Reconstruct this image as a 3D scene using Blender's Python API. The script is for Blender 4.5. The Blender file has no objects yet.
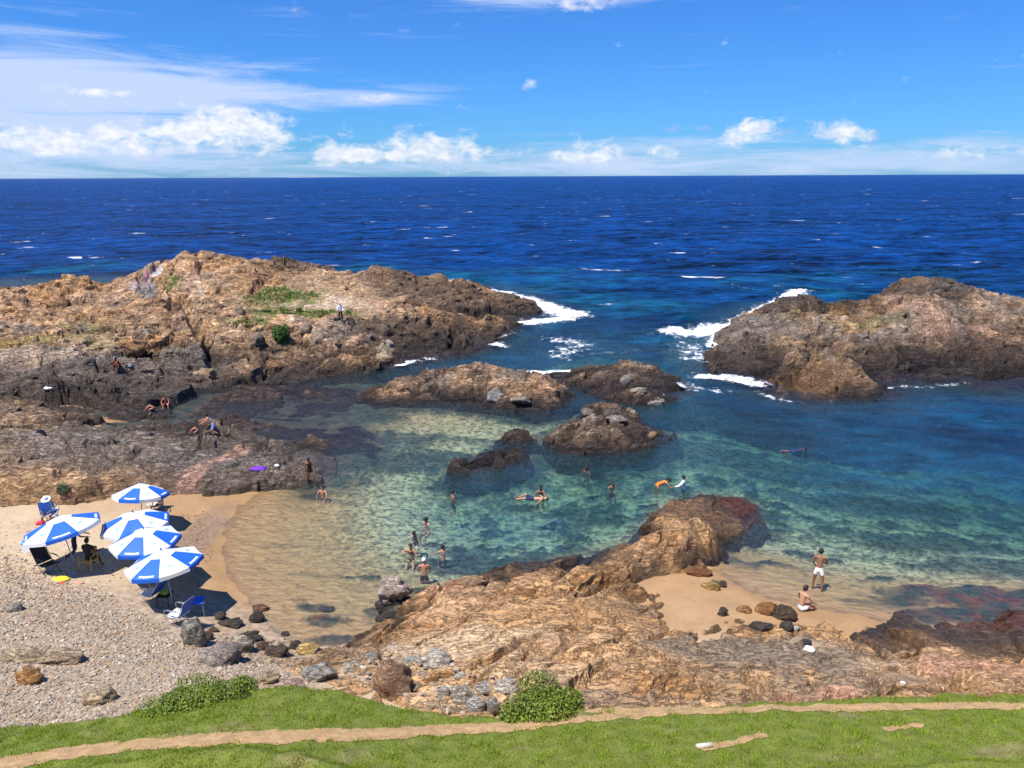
import bpy, bmesh, math, random
import numpy as np
from mathutils import Matrix, Vector, Euler

# ------------------------------------------------------------------ scene, camera
S = bpy.context.scene
COL = S.collection
W, H, F = 1024, 768, 780.0
CH = 15.0
PITCH = math.atan((384 - 176.2) / F)
ROLL = math.radians(0.25)
R = (Matrix.Rotation(math.pi / 2 - PITCH, 3, 'X') @ Matrix.Rotation(-ROLL, 3, 'Z'))
RN = np.array(R)

cam_d = bpy.data.cameras.new('camera')
cam_d.sensor_width = 36.0
cam_d.lens = 36.0 * F / W
cam_d.clip_start = 0.1
cam_d.clip_end = 90000
cam = bpy.data.objects.new('camera', cam_d)
COL.objects.link(cam)
cam.matrix_world = Matrix.Translation((0, 0, CH)) @ R.to_4x4()
S.camera = cam


def at(px, py, z=None, Y=None):
    """world point seen at pixel, on the level z or at the distance Y"""
    d = RN @ np.array([(px - 512) / F, (384 - py) / F, -1.0])
    t = (z - CH) / d[2] if Y is None else Y / d[1]
    return np.array([d[0] * t, d[1] * t, CH + d[2] * t])


# ------------------------------------------------------------------ numpy noise
def _h(ix, iy, seed):
    h = (ix.astype(np.int64) * 374761393 + iy.astype(np.int64) * 668265263 + seed * 974711) & 0xFFFFFFFF
    h = ((h ^ (h >> 13)) * 1274126177) & 0xFFFFFFFF
    h = ((h ^ (h >> 16)) * 2246822519) & 0xFFFFFFFF
    return ((h ^ (h >> 15)) & 0xFFFFFF) / float(0x1000000)


def perlin(x, y, seed=0):
    ix, iy = np.floor(x), np.floor(y)
    fx, fy = x - ix, y - iy
    u = fx * fx * fx * (fx * (fx * 6 - 15) + 10)
    v = fy * fy * fy * (fy * (fy * 6 - 15) + 10)

    def g(dx, dy):
        a = _h(ix + dx, iy + dy, seed) * 2 * math.pi
        return np.cos(a) * (fx - dx) + np.sin(a) * (fy - dy)
    a = g(0, 0) * (1 - u) + g(1, 0) * u
    b = g(0, 1) * (1 - u) + g(1, 1) * u
    return (a * (1 - v) + b * v) * 1.5


def fbm(x, y, seed=0, o=4, gain=.5):
    s = np.zeros_like(x); a = 1.0; f = 1.0; t = 0
    for i in range(o):
        s += a * perlin(x * f + i * 17.3, y * f - i * 9.1, seed + i)
        t += a; a *= gain; f *= 2.03
    return s / t


def ridged(x, y, seed=0, o=4):
    s = np.zeros_like(x); a = 1.0; f = 1.0; t = 0
    for i in range(o):
        s += a * (1 - np.abs(perlin(x * f + i * 7.7, y * f + i * 3.1, seed + i)) * 2)
        t += a; a *= .5; f *= 2.1
    return s / t


def voro(x, y, seed=0, jit=.9):
    ix, iy = np.floor(x), np.floor(y)
    F1 = np.full(x.shape, 9.0); F2 = np.full(x.shape, 9.0)
    cx = np.zeros_like(x); cy = np.zeros_like(x); r = np.zeros_like(x); r2 = np.zeros_like(x); r3 = np.zeros_like(x)
    for dx in (-1, 0, 1):
        for dy in (-1, 0, 1):
            a, b = ix + dx, iy + dy
            px = a + .5 + (_h(a, b, seed) - .5) * jit
            py = b + .5 + (_h(a, b, seed + 11) - .5) * jit
            d = np.hypot(px - x, py - y)
            n = d < F1
            F2 = np.where(n, F1, np.minimum(F2, d))
            F1 = np.where(n, d, F1)
            cx = np.where(n, px, cx); cy = np.where(n, py, cy)
            r = np.where(n, _h(a, b, seed + 23), r)
            r2 = np.where(n, _h(a, b, seed + 37), r2)
            r3 = np.where(n, _h(a, b, seed + 51), r3)
    return F1, F2, x - cx, y - cy, r, r2, r3


def sm(a, b, x):
    t = np.clip((x - a) / (b - a), 0, 1)
    return t * t * (3 - 2 * t)


class TPS:
    def __init__(self, pts, lam=0.02):
        P = np.array(pts, float)
        self.c = P[:, :2]; self.s = 20.0
        c = self.c / self.s
        n = len(P)
        K = self.k(np.hypot(c[:, None, 0] - c[None, :, 0], c[:, None, 1] - c[None, :, 1])) + lam * np.eye(n) * .05
        A = np.zeros((n + 3, n + 3)); A[:n, :n] = K
        A[:n, n] = 1; A[:n, n + 1:] = c; A[n:, :n] = A[:n, n:].T
        self.w = np.linalg.solve(A, np.concatenate([P[:, 2], [0, 0, 0]]))

    @staticmethod
    def k(r):
        return r * r * np.log(r + 1e-9)

    def __call__(self, X, Y):
        sh = X.shape; x = X.ravel() / self.s; y = Y.ravel() / self.s
        c = self.c / self.s
        out = self.w[-3] + self.w[-2] * x + self.w[-1] * y
        for i in range(len(c)):
            out = out + self.w[i] * self.k(np.hypot(x - c[i, 0], y - c[i, 1]))
        return out.reshape(sh)


def poly_sd(P, X, Y):
    """signed distance to a closed polygon, positive inside"""
    P = np.array(P)[:, :2]; best = np.full(X.shape, 1e18); ins = np.zeros(X.shape, bool)
    for p, q in zip(P, np.roll(P, -1, 0)):
        d = q - p; L2 = (d ** 2).sum() + 1e-12
        t = np.clip(((X - p[0]) * d[0] + (Y - p[1]) * d[1]) / L2, 0, 1)
        best = np.minimum(best, (X - p[0] - t * d[0]) ** 2 + (Y - p[1] - t * d[1]) ** 2)
        if abs(q[1] - p[1]) > 1e-9:
            c = ((p[1] > Y) != (q[1] > Y)) & (X < (q[0] - p[0]) * (Y - p[1]) / (q[1] - p[1]) + p[0])
            ins ^= c
    return np.where(ins, 1, -1) * np.sqrt(best)


# ------------------------------------------------------------------ mesh helpers
def np_mesh(name, V, Fc, mat=None, col=None, smooth=True, attrs=None, link=True, fcol=None):
    """V (n,3), Fc (m,k) with k 3 or 4"""
    me = bpy.data.meshes.new(name)
    V = np.ascontiguousarray(V, dtype=np.float32); Fc = np.ascontiguousarray(Fc, dtype=np.int32)
    m, k = Fc.shape
    me.vertices.add(len(V)); me.vertices.foreach_set('co', V.ravel())
    me.loops.add(m * k); me.loops.foreach_set('vertex_index', Fc.ravel())
    me.polygons.add(m)
    me.polygons.foreach_set('loop_start', np.arange(0, m * k, k, dtype=np.int32))
    me.polygons.foreach_set('loop_total', np.full(m, k, dtype=np.int32))
    me.update(calc_edges=True)
    me.polygons.foreach_set('use_smooth', np.full(m, smooth, dtype=bool))
    if col is not None:
        a = me.color_attributes.new('Col', 'FLOAT_COLOR', 'POINT')
        c = np.ones((len(V), 4), np.float32); c[:, :3] = col
        a.data.foreach_set('color', c.ravel())
    for kk, v in (attrs or {}).items():
        a = me.attributes.new(kk, 'FLOAT', 'POINT')
        a.data.foreach_set('value', np.ascontiguousarray(v, dtype=np.float32).ravel())
    if mat: me.materials.append(mat)
    me.validate()
    if not link: return me
    o = bpy.data.objects.new(name, me); COL.objects.link(o)
    return o


def grid_faces(nr, nc, keep=None):
    i = np.arange(nr * nc).reshape(nr, nc)
    f = np.stack([i[:-1, :-1], i[:-1, 1:], i[1:, 1:], i[1:, :-1]], -1).reshape(-1, 4)
    if keep is not None:
        k = keep.ravel()
        f = f[k[f].any(1)]
    return f


def compact(V, Fc, *arrs):
    used = np.zeros(len(V), bool); used[Fc.ravel()] = True
    idx = np.cumsum(used) - 1
    return (V[used], idx[Fc]) + tuple(a[used] for a in arrs)


def prop(o, label=None, cat=None, group=None, kind=None):
    if label: o['label'] = label
    if cat: o['category'] = cat
    if group: o['group'] = group
    if kind: o['kind'] = kind
    return o


def bm_obj(name, bm, mats, parent=None, smooth=False):
    me = bpy.data.meshes.new(name); bm.to_mesh(me); bm.free()
    for m in (mats if isinstance(mats, (list, tuple)) else [mats]): me.materials.append(m)
    if smooth: me.polygons.foreach_set('use_smooth', [True] * len(me.polygons))
    o = bpy.data.objects.new(name, me); COL.objects.link(o)
    if parent: o.parent = parent
    return o


def empty(name, loc, rz=0, **k):
    o = bpy.data.objects.new(name, None); COL.objects.link(o)
    o.location = loc; o.rotation_euler = (0, 0, rz); o.empty_display_size = .2
    return prop(o, **k)


def ring_pts(c, ax, r, n=8, r2=None):
    ax = Vector(ax).normalized()
    u = ax.orthogonal().normalized(); v = ax.cross(u)
    return [Vector(c) + (u * math.cos(2 * math.pi * i / n) + v * math.sin(2 * math.pi * i / n)) * r for i in range(n)]


def tube(bm, pts, rad, n=8, mi=0):
    pts = [Vector(p) for p in pts]
    rad = rad if isinstance(rad, (list, tuple)) else [rad] * len(pts)
    u = None; rings = []
    for i, p in enumerate(pts):
        t = (pts[min(i + 1, len(pts) - 1)] - pts[max(i - 1, 0)]).normalized()
        if u is None: u = t.orthogonal().normalized()
        else: u = (u - t * u.dot(t)).normalized()
        v = t.cross(u)
        rings.append([bm.verts.new(p + (u * math.cos(2 * math.pi * k / n) + v * math.sin(2 * math.pi * k / n)) * rad[i]) for k in range(n)])
    for a, b in zip(rings, rings[1:]):
        for k in range(n):
            f = bm.faces.new((a[k], a[(k + 1) % n], b[(k + 1) % n], b[k])); f.smooth = True; f.material_index = mi
    f = bm.faces.new(list(reversed(rings[0]))); f.material_index = mi
    f = bm.faces.new(rings[-1]); f.material_index = mi


def box(bm, c, s, rot=None, mi=0, bev=0):
    r = bmesh.ops.create_cube(bm, size=1)
    vs = r['verts']
    for v in vs:
        v.co = Vector((v.co.x * s[0], v.co.y * s[1], v.co.z * s[2]))
        if rot: v.co = rot @ v.co
        v.co += Vector(c)
    fs = set(f for v in vs for f in v.link_faces)
    for f in fs: f.material_index = mi
    if bev:
        bmesh.ops.bevel(bm, geom=list(set(e for v in vs for e in v.link_edges)), offset=bev, segments=1, affect='EDGES')


# ------------------------------------------------------------------ materials
def new_mat(name):
    m = bpy.data.materials.new(name); m.use_nodes = True
    nt = m.node_tree
    for n in list(nt.nodes): nt.nodes.remove(n)
    return m, nt


class N:
    """tiny node builder"""
    def __init__(s, nt): s.nt = nt

    def n(s, typ, ins=None, **kw):
        x = s.nt.nodes.new(typ)
        for k, v in kw.items(): setattr(x, k, v)
        for k, v in (ins or {}).items():
            if isinstance(v, bpy.types.NodeSocket): s.nt.links.new(v, x.inputs[k])
            else: x.inputs[k].default_value = v
        return x

    def m(s, op, a, b=None, c=None, clamp=False):
        x = s.nt.nodes.new('ShaderNodeMath'); x.operation = op; x.use_clamp = clamp
        for i, v in enumerate((a, b, c)):
            if v is None: continue
            if isinstance(v, bpy.types.NodeSocket): s.nt.links.new(v, x.inputs[i])
            else: x.inputs[i].default_value = v
        return x.outputs[0]

    def mix(s, f, a, b, typ='RGBA', blend='MIX'):
        x = s.nt.nodes.new('ShaderNodeMix'); x.data_type = typ
        if typ == 'RGBA': x.blend_type = blend
        ii = {'RGBA': (0, 6, 7, 2), 'FLOAT': (0, 2, 3, 0)}[typ]
        for k, v in zip(ii[:3], (f, a, b)):
            if isinstance(v, bpy.types.NodeSocket): s.nt.links.new(v, x.inputs[k])
            else:
                if typ == 'RGBA' and k != 0 and not hasattr(v, '__len__'): v = (v, v, v, 1)
                if hasattr(v, '__len__') and len(v) == 3: v = (*v, 1)
                x.inputs[k].default_value = v
        return x.outputs[ii[3]]

    def noise(s, vec, scale, detail=4, rough=.55, dist=0):
        x = s.n('ShaderNodeTexNoise', {'Scale': scale, 'Detail': detail, 'Roughness': rough, 'Distortion': dist})
        s.nt.links.new(vec, x.inputs['Vector'])
        return x.outputs[0]

    def ss(s, a, b, x):
        y = s.nt.nodes.new('ShaderNodeMapRange'); y.interpolation_type = 'SMOOTHSTEP'
        s.nt.links.new(x, y.inputs[0]); y.inputs[1].default_value = a; y.inputs[2].default_value = b
        return y.outputs[0]

    def vmul(s, vec, xyz):
        x = s.n('ShaderNodeVectorMath', operation='MULTIPLY'); s.nt.links.new(vec, x.inputs[0]); x.inputs[1].default_value = xyz
        return x.outputs[0]


def simple(name, col, rough=.6, metal=0, var=.12, scale=20, bump=0, trans=0):
    m, nt = new_mat(name); b = N(nt)
    g = b.n('ShaderNodeTexCoord').outputs['Object']
    nz = b.noise(g, scale, 3)
    f = b.m('MULTIPLY_ADD', nz, var * 2, 1 - var)
    c = b.n('ShaderNodeVectorMath', {0: tuple(col[:3])}, operation='SCALE'); nt.links.new(f, c.inputs['Scale'])
    p = b.n('ShaderNodeBsdfPrincipled', {'Base Color': c.outputs[0], 'Roughness': rough, 'Metallic': metal})
    if bump:
        bp = b.n('ShaderNodeBump', {'Height': nz, 'Strength': bump, 'Distance': .02}); nt.links.new(bp.outputs[0], p.inputs['Normal'])
    sh = p.outputs[0]
    if trans:
        t = b.n('ShaderNodeBsdfTranslucent', {'Color': c.outputs[0]})
        mx = b.n('ShaderNodeMixShader', {0: trans, 1: sh, 2: t.outputs[0]}); sh = mx.outputs[0]
    b.n('ShaderNodeOutputMaterial', {'Surface': sh})
    return m


def rock_mat(name, fine=9.0, bump=1.0, speck=.42):
    """colour comes from the Col attribute (rock kind, patina, weed); grain, bump and dark veins (joint stains, part crevice shade) from noise"""
    m, nt = new_mat(name); b = N(nt)
    pos = b.n('ShaderNodeNewGeometry').outputs['Position']
    att = b.n('ShaderNodeAttribute', attribute_name='Col').outputs['Color']
    n1 = b.noise(pos, fine, 6, .68)
    n2 = b.noise(pos, fine * .2, 6, .62, .8)
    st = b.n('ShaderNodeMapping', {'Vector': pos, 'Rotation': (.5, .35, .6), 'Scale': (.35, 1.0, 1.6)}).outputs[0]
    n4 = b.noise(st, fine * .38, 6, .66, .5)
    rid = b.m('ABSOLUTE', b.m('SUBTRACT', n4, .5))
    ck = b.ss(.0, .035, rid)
    f = b.m('ADD', b.m('ADD', b.m('MULTIPLY', b.m('SUBTRACT', n1, .5), speck * 3.2), b.m('MULTIPLY', b.m('SUBTRACT', n2, .5), speck * 3.0)), b.m('MULTIPLY', b.m('SUBTRACT', n4, .5), speck * 3.0))  # colour speckle is rock grain, partly standing in for small shadows
    f = b.m('MAXIMUM', b.m('ADD', f, 1.0), .22)
    c = b.n('ShaderNodeVectorMath', {0: att}, operation='SCALE'); nt.links.new(f, c.inputs['Scale'])
    n3 = b.noise(pos, fine * 1.7, 3, .7)
    c2 = b.mix(b.m('MULTIPLY', b.ss(.60, .72, n3), .35), c.outputs[0], (.46, .39, .30))
    sepz = b.n('ShaderNodeSeparateXYZ', {0: pos}).outputs[2]
    wet = b.ss(.55, .05, b.m('ADD', sepz, b.m('MULTIPLY', b.m('SUBTRACT', n2, .5), 1.0)))
    c2 = b.mix(b.m('MULTIPLY', b.ss(.032, .0, rid), .62), c2, (.085, .058, .042))  # dark joint stains, also standing in for weak crevice shade
    c2 = b.mix(b.m('MULTIPLY', b.ss(.57, .67, b.noise(st, fine * .12, 7, .7, .6)), .5), c2, (.13, .085, .058))
    c3 = b.mix(wet, c2, c.outputs[0])
    hgt = b.m('ADD', b.m('ADD', b.m('MULTIPLY', n1, .30), b.m('MULTIPLY', n2, .8)), b.m('ADD', b.m('MULTIPLY', ck, .22), b.m('MULTIPLY', n4, 1.0)))
    bp = b.n('ShaderNodeBump', {'Height': hgt, 'Strength': bump, 'Distance': 2.6 / fine})
    rg = b.mix(wet, .9, .38, 'FLOAT')
    p = b.n('ShaderNodeBsdfPrincipled', {'Base Color': c3, 'Roughness': rg, 'Normal': bp.outputs[0]})
    p.inputs['Specular IOR Level'].default_value = .3
    b.n('ShaderNodeOutputMaterial', {'Surface': p.outputs[0]})
    return m


def col_mat(name, rough=.8, scale=14, var=.3, bump=.3, trans=0, spec=.3, dist=.05):
    m, nt = new_mat(name); b = N(nt)
    pos = b.n('ShaderNodeNewGeometry').outputs['Position']
    att = b.n('ShaderNodeAttribute', attribute_name='Col').outputs['Color']
    n1 = b.noise(pos, scale, 5, .65)
    c = b.n('ShaderNodeVectorMath', {0: att}, operation='SCALE')
    nt.links.new(b.m('MAXIMUM', b.m('MULTIPLY_ADD', b.m('SUBTRACT', n1, .5), var * 4, 1), .2), c.inputs['Scale'])
    bp = b.n('ShaderNodeBump', {'Height': n1, 'Strength': bump, 'Distance': dist})
    p = b.n('ShaderNodeBsdfPrincipled', {'Base Color': c.outputs[0], 'Roughness': rough})
    if bump: nt.links.new(bp.outputs[0], p.inputs['Normal'])
    p.inputs['Specular IOR Level'].default_value = spec
    sh = p.outputs[0]
    if trans:
        t = b.n('ShaderNodeBsdfTranslucent', {'Color': c.outputs[0]})
        sh = b.n('ShaderNodeMixShader', {0: trans, 1: sh, 2: t.outputs[0]}).outputs[0]
    b.n('ShaderNodeOutputMaterial', {'Surface': sh})
    return m
SKYS = .08; SKYT = (.29, .74, 1.48); CLOUDV = 10.0; EXPO = 0.38; DENO = True
# ------------------------------------------------------------------ light, sky
SUN_EL = math.radians(66)
sv = Vector((-.72, -.62, 0)).normalized() * math.cos(SUN_EL) + Vector((0, 0, math.sin(SUN_EL)))
ld = bpy.data.lights.new('sun', 'SUN'); ld.energy = 5.0; ld.angle = math.radians(.5); ld.color = (1, .955, .88)
lo = bpy.data.objects.new('sun', ld); COL.objects.link(lo)
lo.rotation_euler = sv.to_track_quat('Z', 'Y').to_euler()

wd = bpy.data.worlds.new('World'); S.world = wd; wd.use_nodes = True
nt = wd.node_tree
for n in list(nt.nodes): nt.nodes.remove(n)
b = N(nt)
sky = b.n('ShaderNodeTexSky', sky_type='NISHITA', sun_disc=False, sun_elevation=SUN_EL, sun_rotation=math.atan2(sv.x, sv.y), air_density=1.0, dust_density=.25, ozone_density=2.2)
skyc = b.mix(1.0, sky.outputs[0], SKYT, blend='MULTIPLY')
gen = b.n('ShaderNodeTexCoord').outputs['Generated']
sp = b.n('ShaderNodeSeparateXYZ', {0: gen})
az = b.m('ARCTAN2', sp.outputs[0], sp.outputs[1])
el = b.m('ARCSINE', sp.outputs[2])


def azel(px, py):
    d = RN @ np.array([(px - 512) / F, (384 - py) / F, -1.0]); d /= np.linalg.norm(d)
    return math.atan2(d[0], d[1]), math.asin(d[2])


def cnoise(sx, sy, detail, rough, off=0, dist=0):
    v = b.n('ShaderNodeCombineXYZ', {0: b.m('MULTIPLY', az, sx), 1: b.m('MULTIPLY', el, sy), 2: off}).outputs[0]
    return b.noise(v, 1.0, detail, rough, dist)


def blob(px, py, rx, ry, amp):
    a, e = azel(px, py)
    dx = b.m('DIVIDE', b.m('SUBTRACT', az, a), rx / F); dy = b.m('DIVIDE', b.m('SUBTRACT', el, e), ry / F)
    q = b.m('ADD', b.m('MULTIPLY', dx, dx), b.m('MULTIPLY', dy, dy))
    return b.m('MULTIPLY', b.m('POWER', 2.718, b.m('MULTIPLY', q, -1)), amp)


def ssum(l):
    r = l[0]
    for x in l[1:]: r = b.m('ADD', r, x)
    return r


# veils of thin high cloud
streak = cnoise(6, 60, 9, .66, 3.1, .9)
veil_m = ssum([blob(60, 78, 170, 26, .95), blob(190, 95, 150, 12, .5), blob(20, 120, 190, 40, .8), blob(390, 98, 60, 7, .55), blob(150, 165, 520, 20, .45), blob(650, 168, 600, 8, .3),
               blob(620, 155, 130, 22, .42), blob(760, 160, 160, 18, .35), blob(960, 155, 120, 16, .45), blob(560, -2, 90, 10, .75), blob(480, -4, 130, 9, .4),
               blob(300, 15, 60, 10, .3), blob(40, 20, 80, 22, .28)])
veil = b.m('MULTIPLY', b.ss(.10, .72, b.m('ADD', b.m('MULTIPLY', veil_m, .60), b.m('MULTIPLY', b.m('SUBTRACT', streak, .5), 1.25))), .88)
# cumulus
puff = cnoise(34, 58, 8, .62, 9.7, .35)
cum_m = ssum([blob(95, 92, 34, 5, .75), blob(245, 128, 48, 16, .85), blob(150, 142, 100, 16, .7), blob(30, 138, 60, 16, .6), blob(445, 148, 52, 17, .9), blob(350, 153, 50, 12, .75), blob(200, 118, 60, 12, .55), blob(400, 156, 80, 8, .4),
              blob(752, 131, 26, 11, 1.05), blob(840, 134, 24, 11, 1.05), blob(530, 85, 9, 6, .75), blob(600, 153, 46, 11, .75), blob(960, 150, 60, 8, .55),
              blob(585, 4, 36, 7, .75), blob(385, 97, 28, 5, .55), blob(560, 158, 30, 6, .5), blob(700, 150, 60, 7, .4)])
cum = b.ss(.20, .66, b.m('ADD', b.m('MULTIPLY', cum_m, .6), b.m('MULTIPLY', b.m('SUBTRACT', puff, .5), 1.5)))
# grey bases
base_m = ssum([blob(775, 133, 34, 9, .8), blob(868, 137, 20, 8, .8), blob(665, 130, 34, 6, .55), blob(705, 127, 24, 5, .55), blob(1000, 141, 34, 8, .75), blob(240, 152, 110, 10, .5), blob(30, 166, 240, 12, .55), blob(560, 166, 200, 6, .4)])
base = b.m('MULTIPLY', b.ss(.30, .54, b.m('ADD', b.m('MULTIPLY', base_m, .6), b.m('MULTIPLY', b.m('SUBTRACT', puff, .5), 1.3))), .55)
K = CLOUDV
c1 = b.mix(veil, skyc, (.60 * K, .72 * K, .98 * K))
c1 = b.mix(base, c1, (.40 * K, .55 * K, .84 * K))
shade = cnoise(70, 110, 4, .6, 4.4)
cc = b.mix(b.ss(.35, .65, shade), (.74 * K, .80 * K, .94 * K), (1.0 * K, 1.0 * K, 1.0 * K))
c1 = b.mix(b.m('MULTIPLY', cum, .88), c1, cc)
bg = b.n('ShaderNodeBackground', {'Color': c1, 'Strength': SKYS})
b.n('ShaderNodeOutputWorld', {'Surface': bg.outputs[0]})

S.view_settings.view_transform = 'Standard'; S.view_settings.look = 'None'
S.view_settings.exposure = EXPO; S.view_settings.gamma = 1
S.render.engine = 'CYCLES'
cy = S.cycles
cy.max_bounces = 6; cy.diffuse_bounces = 2; cy.glossy_bounces = 2; cy.transmission_bounces = 3; cy.transparent_max_bounces = 12
cy.caustics_reflective = False; cy.caustics_refractive = False
cy.use_denoising = DENO
cy.sample_clamp_indirect = 4; cy.sample_clamp_direct = 3

# ------------------------------------------------------------------ ground under everything (sand, sea bed)
def Z(l): return [(*at(px, py, z=z)[:2], z) for px, py, z in l]
def YY(l): return [tuple(at(px, py, Y=y)) for px, py, y in l]


ground_pts = Z([
    (205, 500, .1), (202, 530, .1), (205, 560, .1), (215, 600, .12), (235, 635, .25), (300, 655, .1), (165, 505, .45), (160, 545, .55),
    (130, 530, .6), (100, 560, .85), (60, 560, .95), (50, 520, .7), (0, 515, .75), (0, 600, 1.3), (100, 620, 1.2), (180, 628, .7), (0, 660, 1.9), (110, 675, 1.8),
    (0, 718, 2.5), (150, 700, 2.4), (240, 672, 1.5), (210, 650, .9), (270, 672, 1.2), (-150, 520, 1.4), (-200, 640, 2.2), (-150, 720, 2.8),
    (250, 550, -.12), (280, 520, -.2), (320, 520, -.4), (270, 600, -.06), (300, 600, -.15), (360, 560, -.55), (360, 615, -.25), (330, 635, -.1), (330, 580, -.3), (420, 550, -.95), (330, 480, -.5), (250, 492, .05),
    (400, 500, -.9), (470, 490, -1.25), (540, 490, -1.35), (480, 560, -1.6), (600, 482, -1.35), (600, 520, -1.9), (680, 483, -1.6), (450, 425, -.6), (400, 408, -.5), (490, 420, -.7),
    (540, 458, -1.0), (500, 480, -1.05), (600, 462, -1.0), (650, 455, -1.1), (450, 478, -.95), (380, 450, -.7), (300, 440, -.35), (250, 415, -.22), (330, 400, -.4), (160, 412, -.12),
    (780, 480, -2.4), (850, 430, -4.2), (1000, 450, -5), (900, 500, -2.9), (1000, 530, -3.2), (1150, 530, -4), (765, 535, -1.3), (840, 545, -1.5), (725, 556, -.3), (700, 575, .12), (690, 590, .3), (730, 590, .02), (800, 570, -.45), (817, 590, -.22),
    (806, 612, .05), (845, 605, -.12), (760, 600, .02), (900, 565, -1.0), (880, 600, -.3), (1000, 620, -.4), (1010, 645, -.05), (1120, 640, -.3), (860, 622, .1), (960, 585, -.55), (1000, 595, -.35), (930, 612, -.15), (970, 615, -.15), (1024, 606, -.2), (1060, 600, -.3),
    (620, 345, -5), (700, 350, -6), (720, 425, -3.8), (560, 350, -5), (450, 372, -2.5), (500, 350, -4), (630, 390, -3), (700, 400, -4), (1000, 400, -5), (800, 410, -4.5),
    (500, 265, -13), (0, 262, -13), (1000, 255, -16), (750, 262, -14), (650, 300, -8), (1150, 330, -9), (600, 240, -16), (300, 240, -16), (900, 235, -18), (-300, 240, -16), (1300, 240, -18),
    (0, 420, .3), (0, 350, .6), (-300, 300, 0), (60, 470, .6), (120, 300, .3), (-300, 400, .6),
    (560, 690, 1.4), (800, 690, 1.2), (1000, 690, .7), (450, 690, 1.7), (1150, 690, .7), (900, 660, .1), (1000, 660, -.1), (950, 645, -.1), (600, 640, .6), (500, 620, .3)])
groundT = TPS(ground_pts, .05)


def ground_h(X, Y):
    z = groundT(X, Y)
    far = sm(105, 170, Y)
    z = z * (1 - far) + (-16) * far
    return np.clip(z, -18, 3.4)


# ------------------------------------------------------------------ rock masses
NRM = (0.42, 0.275, 0.155)
PAL = dict(tan=(.47, .305, .175), ochre=(.44, .245, .105), pale=(.60, .45, .30), grey=(.25, .205, .165), brown=(.17, .105, .066), dark=(.062, .046, .038), weed=(.030, .023, .022),
           pink=(.52, .31, .215), red=(.11, .042, .028), white=(.72, .66, .58), green=(.12, .19, .035), olive=(.30, .26, .09))
PAL = {k: np.array(v) for k, v in PAL.items()}


def lerp(a, b_, t): return a * (1 - t[..., None]) + b_ * t[..., None]


def rock_detail(X, Y, seed, strike=.3, amp=1.0, rough=None, scale=1.0):
    """fractured, bedded relief: tilted joint blocks at several sizes, ledges along the strike, open joints"""
    wx = fbm(X * .3 / scale, Y * .3 / scale, seed + 71, 3) * 1.5 * scale; wy = fbm(X * .3 / scale, Y * .3 / scale, seed + 72, 3) * 1.5 * scale
    x = X + wx; y = Y + wy
    c, s = math.cos(strike), math.sin(strike)
    u = x * c + y * s; v = -x * s + y * c
    h = np.zeros_like(X); cell = None
    r_ = 1.0 if rough is None else rough
    sc5 = scale ** .5
    for i, (L, A, cw, cd) in enumerate(((6.0, .95, .32, .85), (2.3, .58, .22, .55), (.95, .20, .11, .20), (.42, .07, .06, .07))):
        L = L * scale
        F1, F2, dx, dy, r, r2, r3 = voro(u / (L * 1.8), v / L, seed + i * 13)
        tilt = dx * (r2 - .5) * 2.4 + dy * (r3 - .3) * 3.0
        h += amp * r_ * A * sc5 * ((r - .5) * 1.2 + tilt)
        open_ = sm(-.25, .2, fbm(x * .6 / L, y * .6 / L, seed + 60 + i, 2))
        h -= np.minimum(amp, 1.2) * cd * sc5 * open_ * np.clip(1 - (F2 - F1) / (cw * sc5 / L), 0, 1) ** .8 * np.clip(r_ + .3, .3, 1)
        if i == 1: cell = r
        if i == 2: cell2 = r2
    for i, (L, A) in enumerate(((3.4, .60), (1.25, .30), (.5, .13))):
        L *= scale
        q = v / L + .9 * fbm(u * .25 / L, v * .15 / L, seed + 90 + i, 3)
        k = np.floor(q); fr_ = q - k
        a_ = _h(k, k * 0, seed + 95 + i)
        h += amp * r_ * A * sc5 * (.3 + a_) * (np.minimum(fr_ / .88, (1 - fr_) / .12) - .5)
    h += amp * r_ * .34 * (ridged(u * .33 / scale, v * .6 / scale, seed + 5, 4) - .55)
    h += amp * .07 * fbm(x * 3.1, y * 3.1, seed + 6, 3) * r_
    return h, cell, cell2


def patch(X, Y, px, py, yy, rx, ry, z=None, rot=0, seed=3, soft=.35):
    c = at(px, py, Y=yy) if z is None else at(px, py, z=z)
    out = np.zeros(X.shape)
    m = (np.abs(X - c[0]) < 2.1 * max(rx, ry)) & (np.abs(Y - c[1]) < 2.1 * max(rx, ry))
    if not m.any(): return out
    x, y = X[m], Y[m]
    a, e = (x - c[0]) / rx, (y - c[1]) / ry
    f = 1.6 / math.sqrt(rx * ry)
    q = np.hypot(a, e) + .55 * fbm(x * f + px, y * f + py, seed, 4) + .22 * fbm(x * f * 4, y * f * 4, seed + 1, 3)
    out[m] = sm(1 + soft, 1 - soft, q)
    return out


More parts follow.
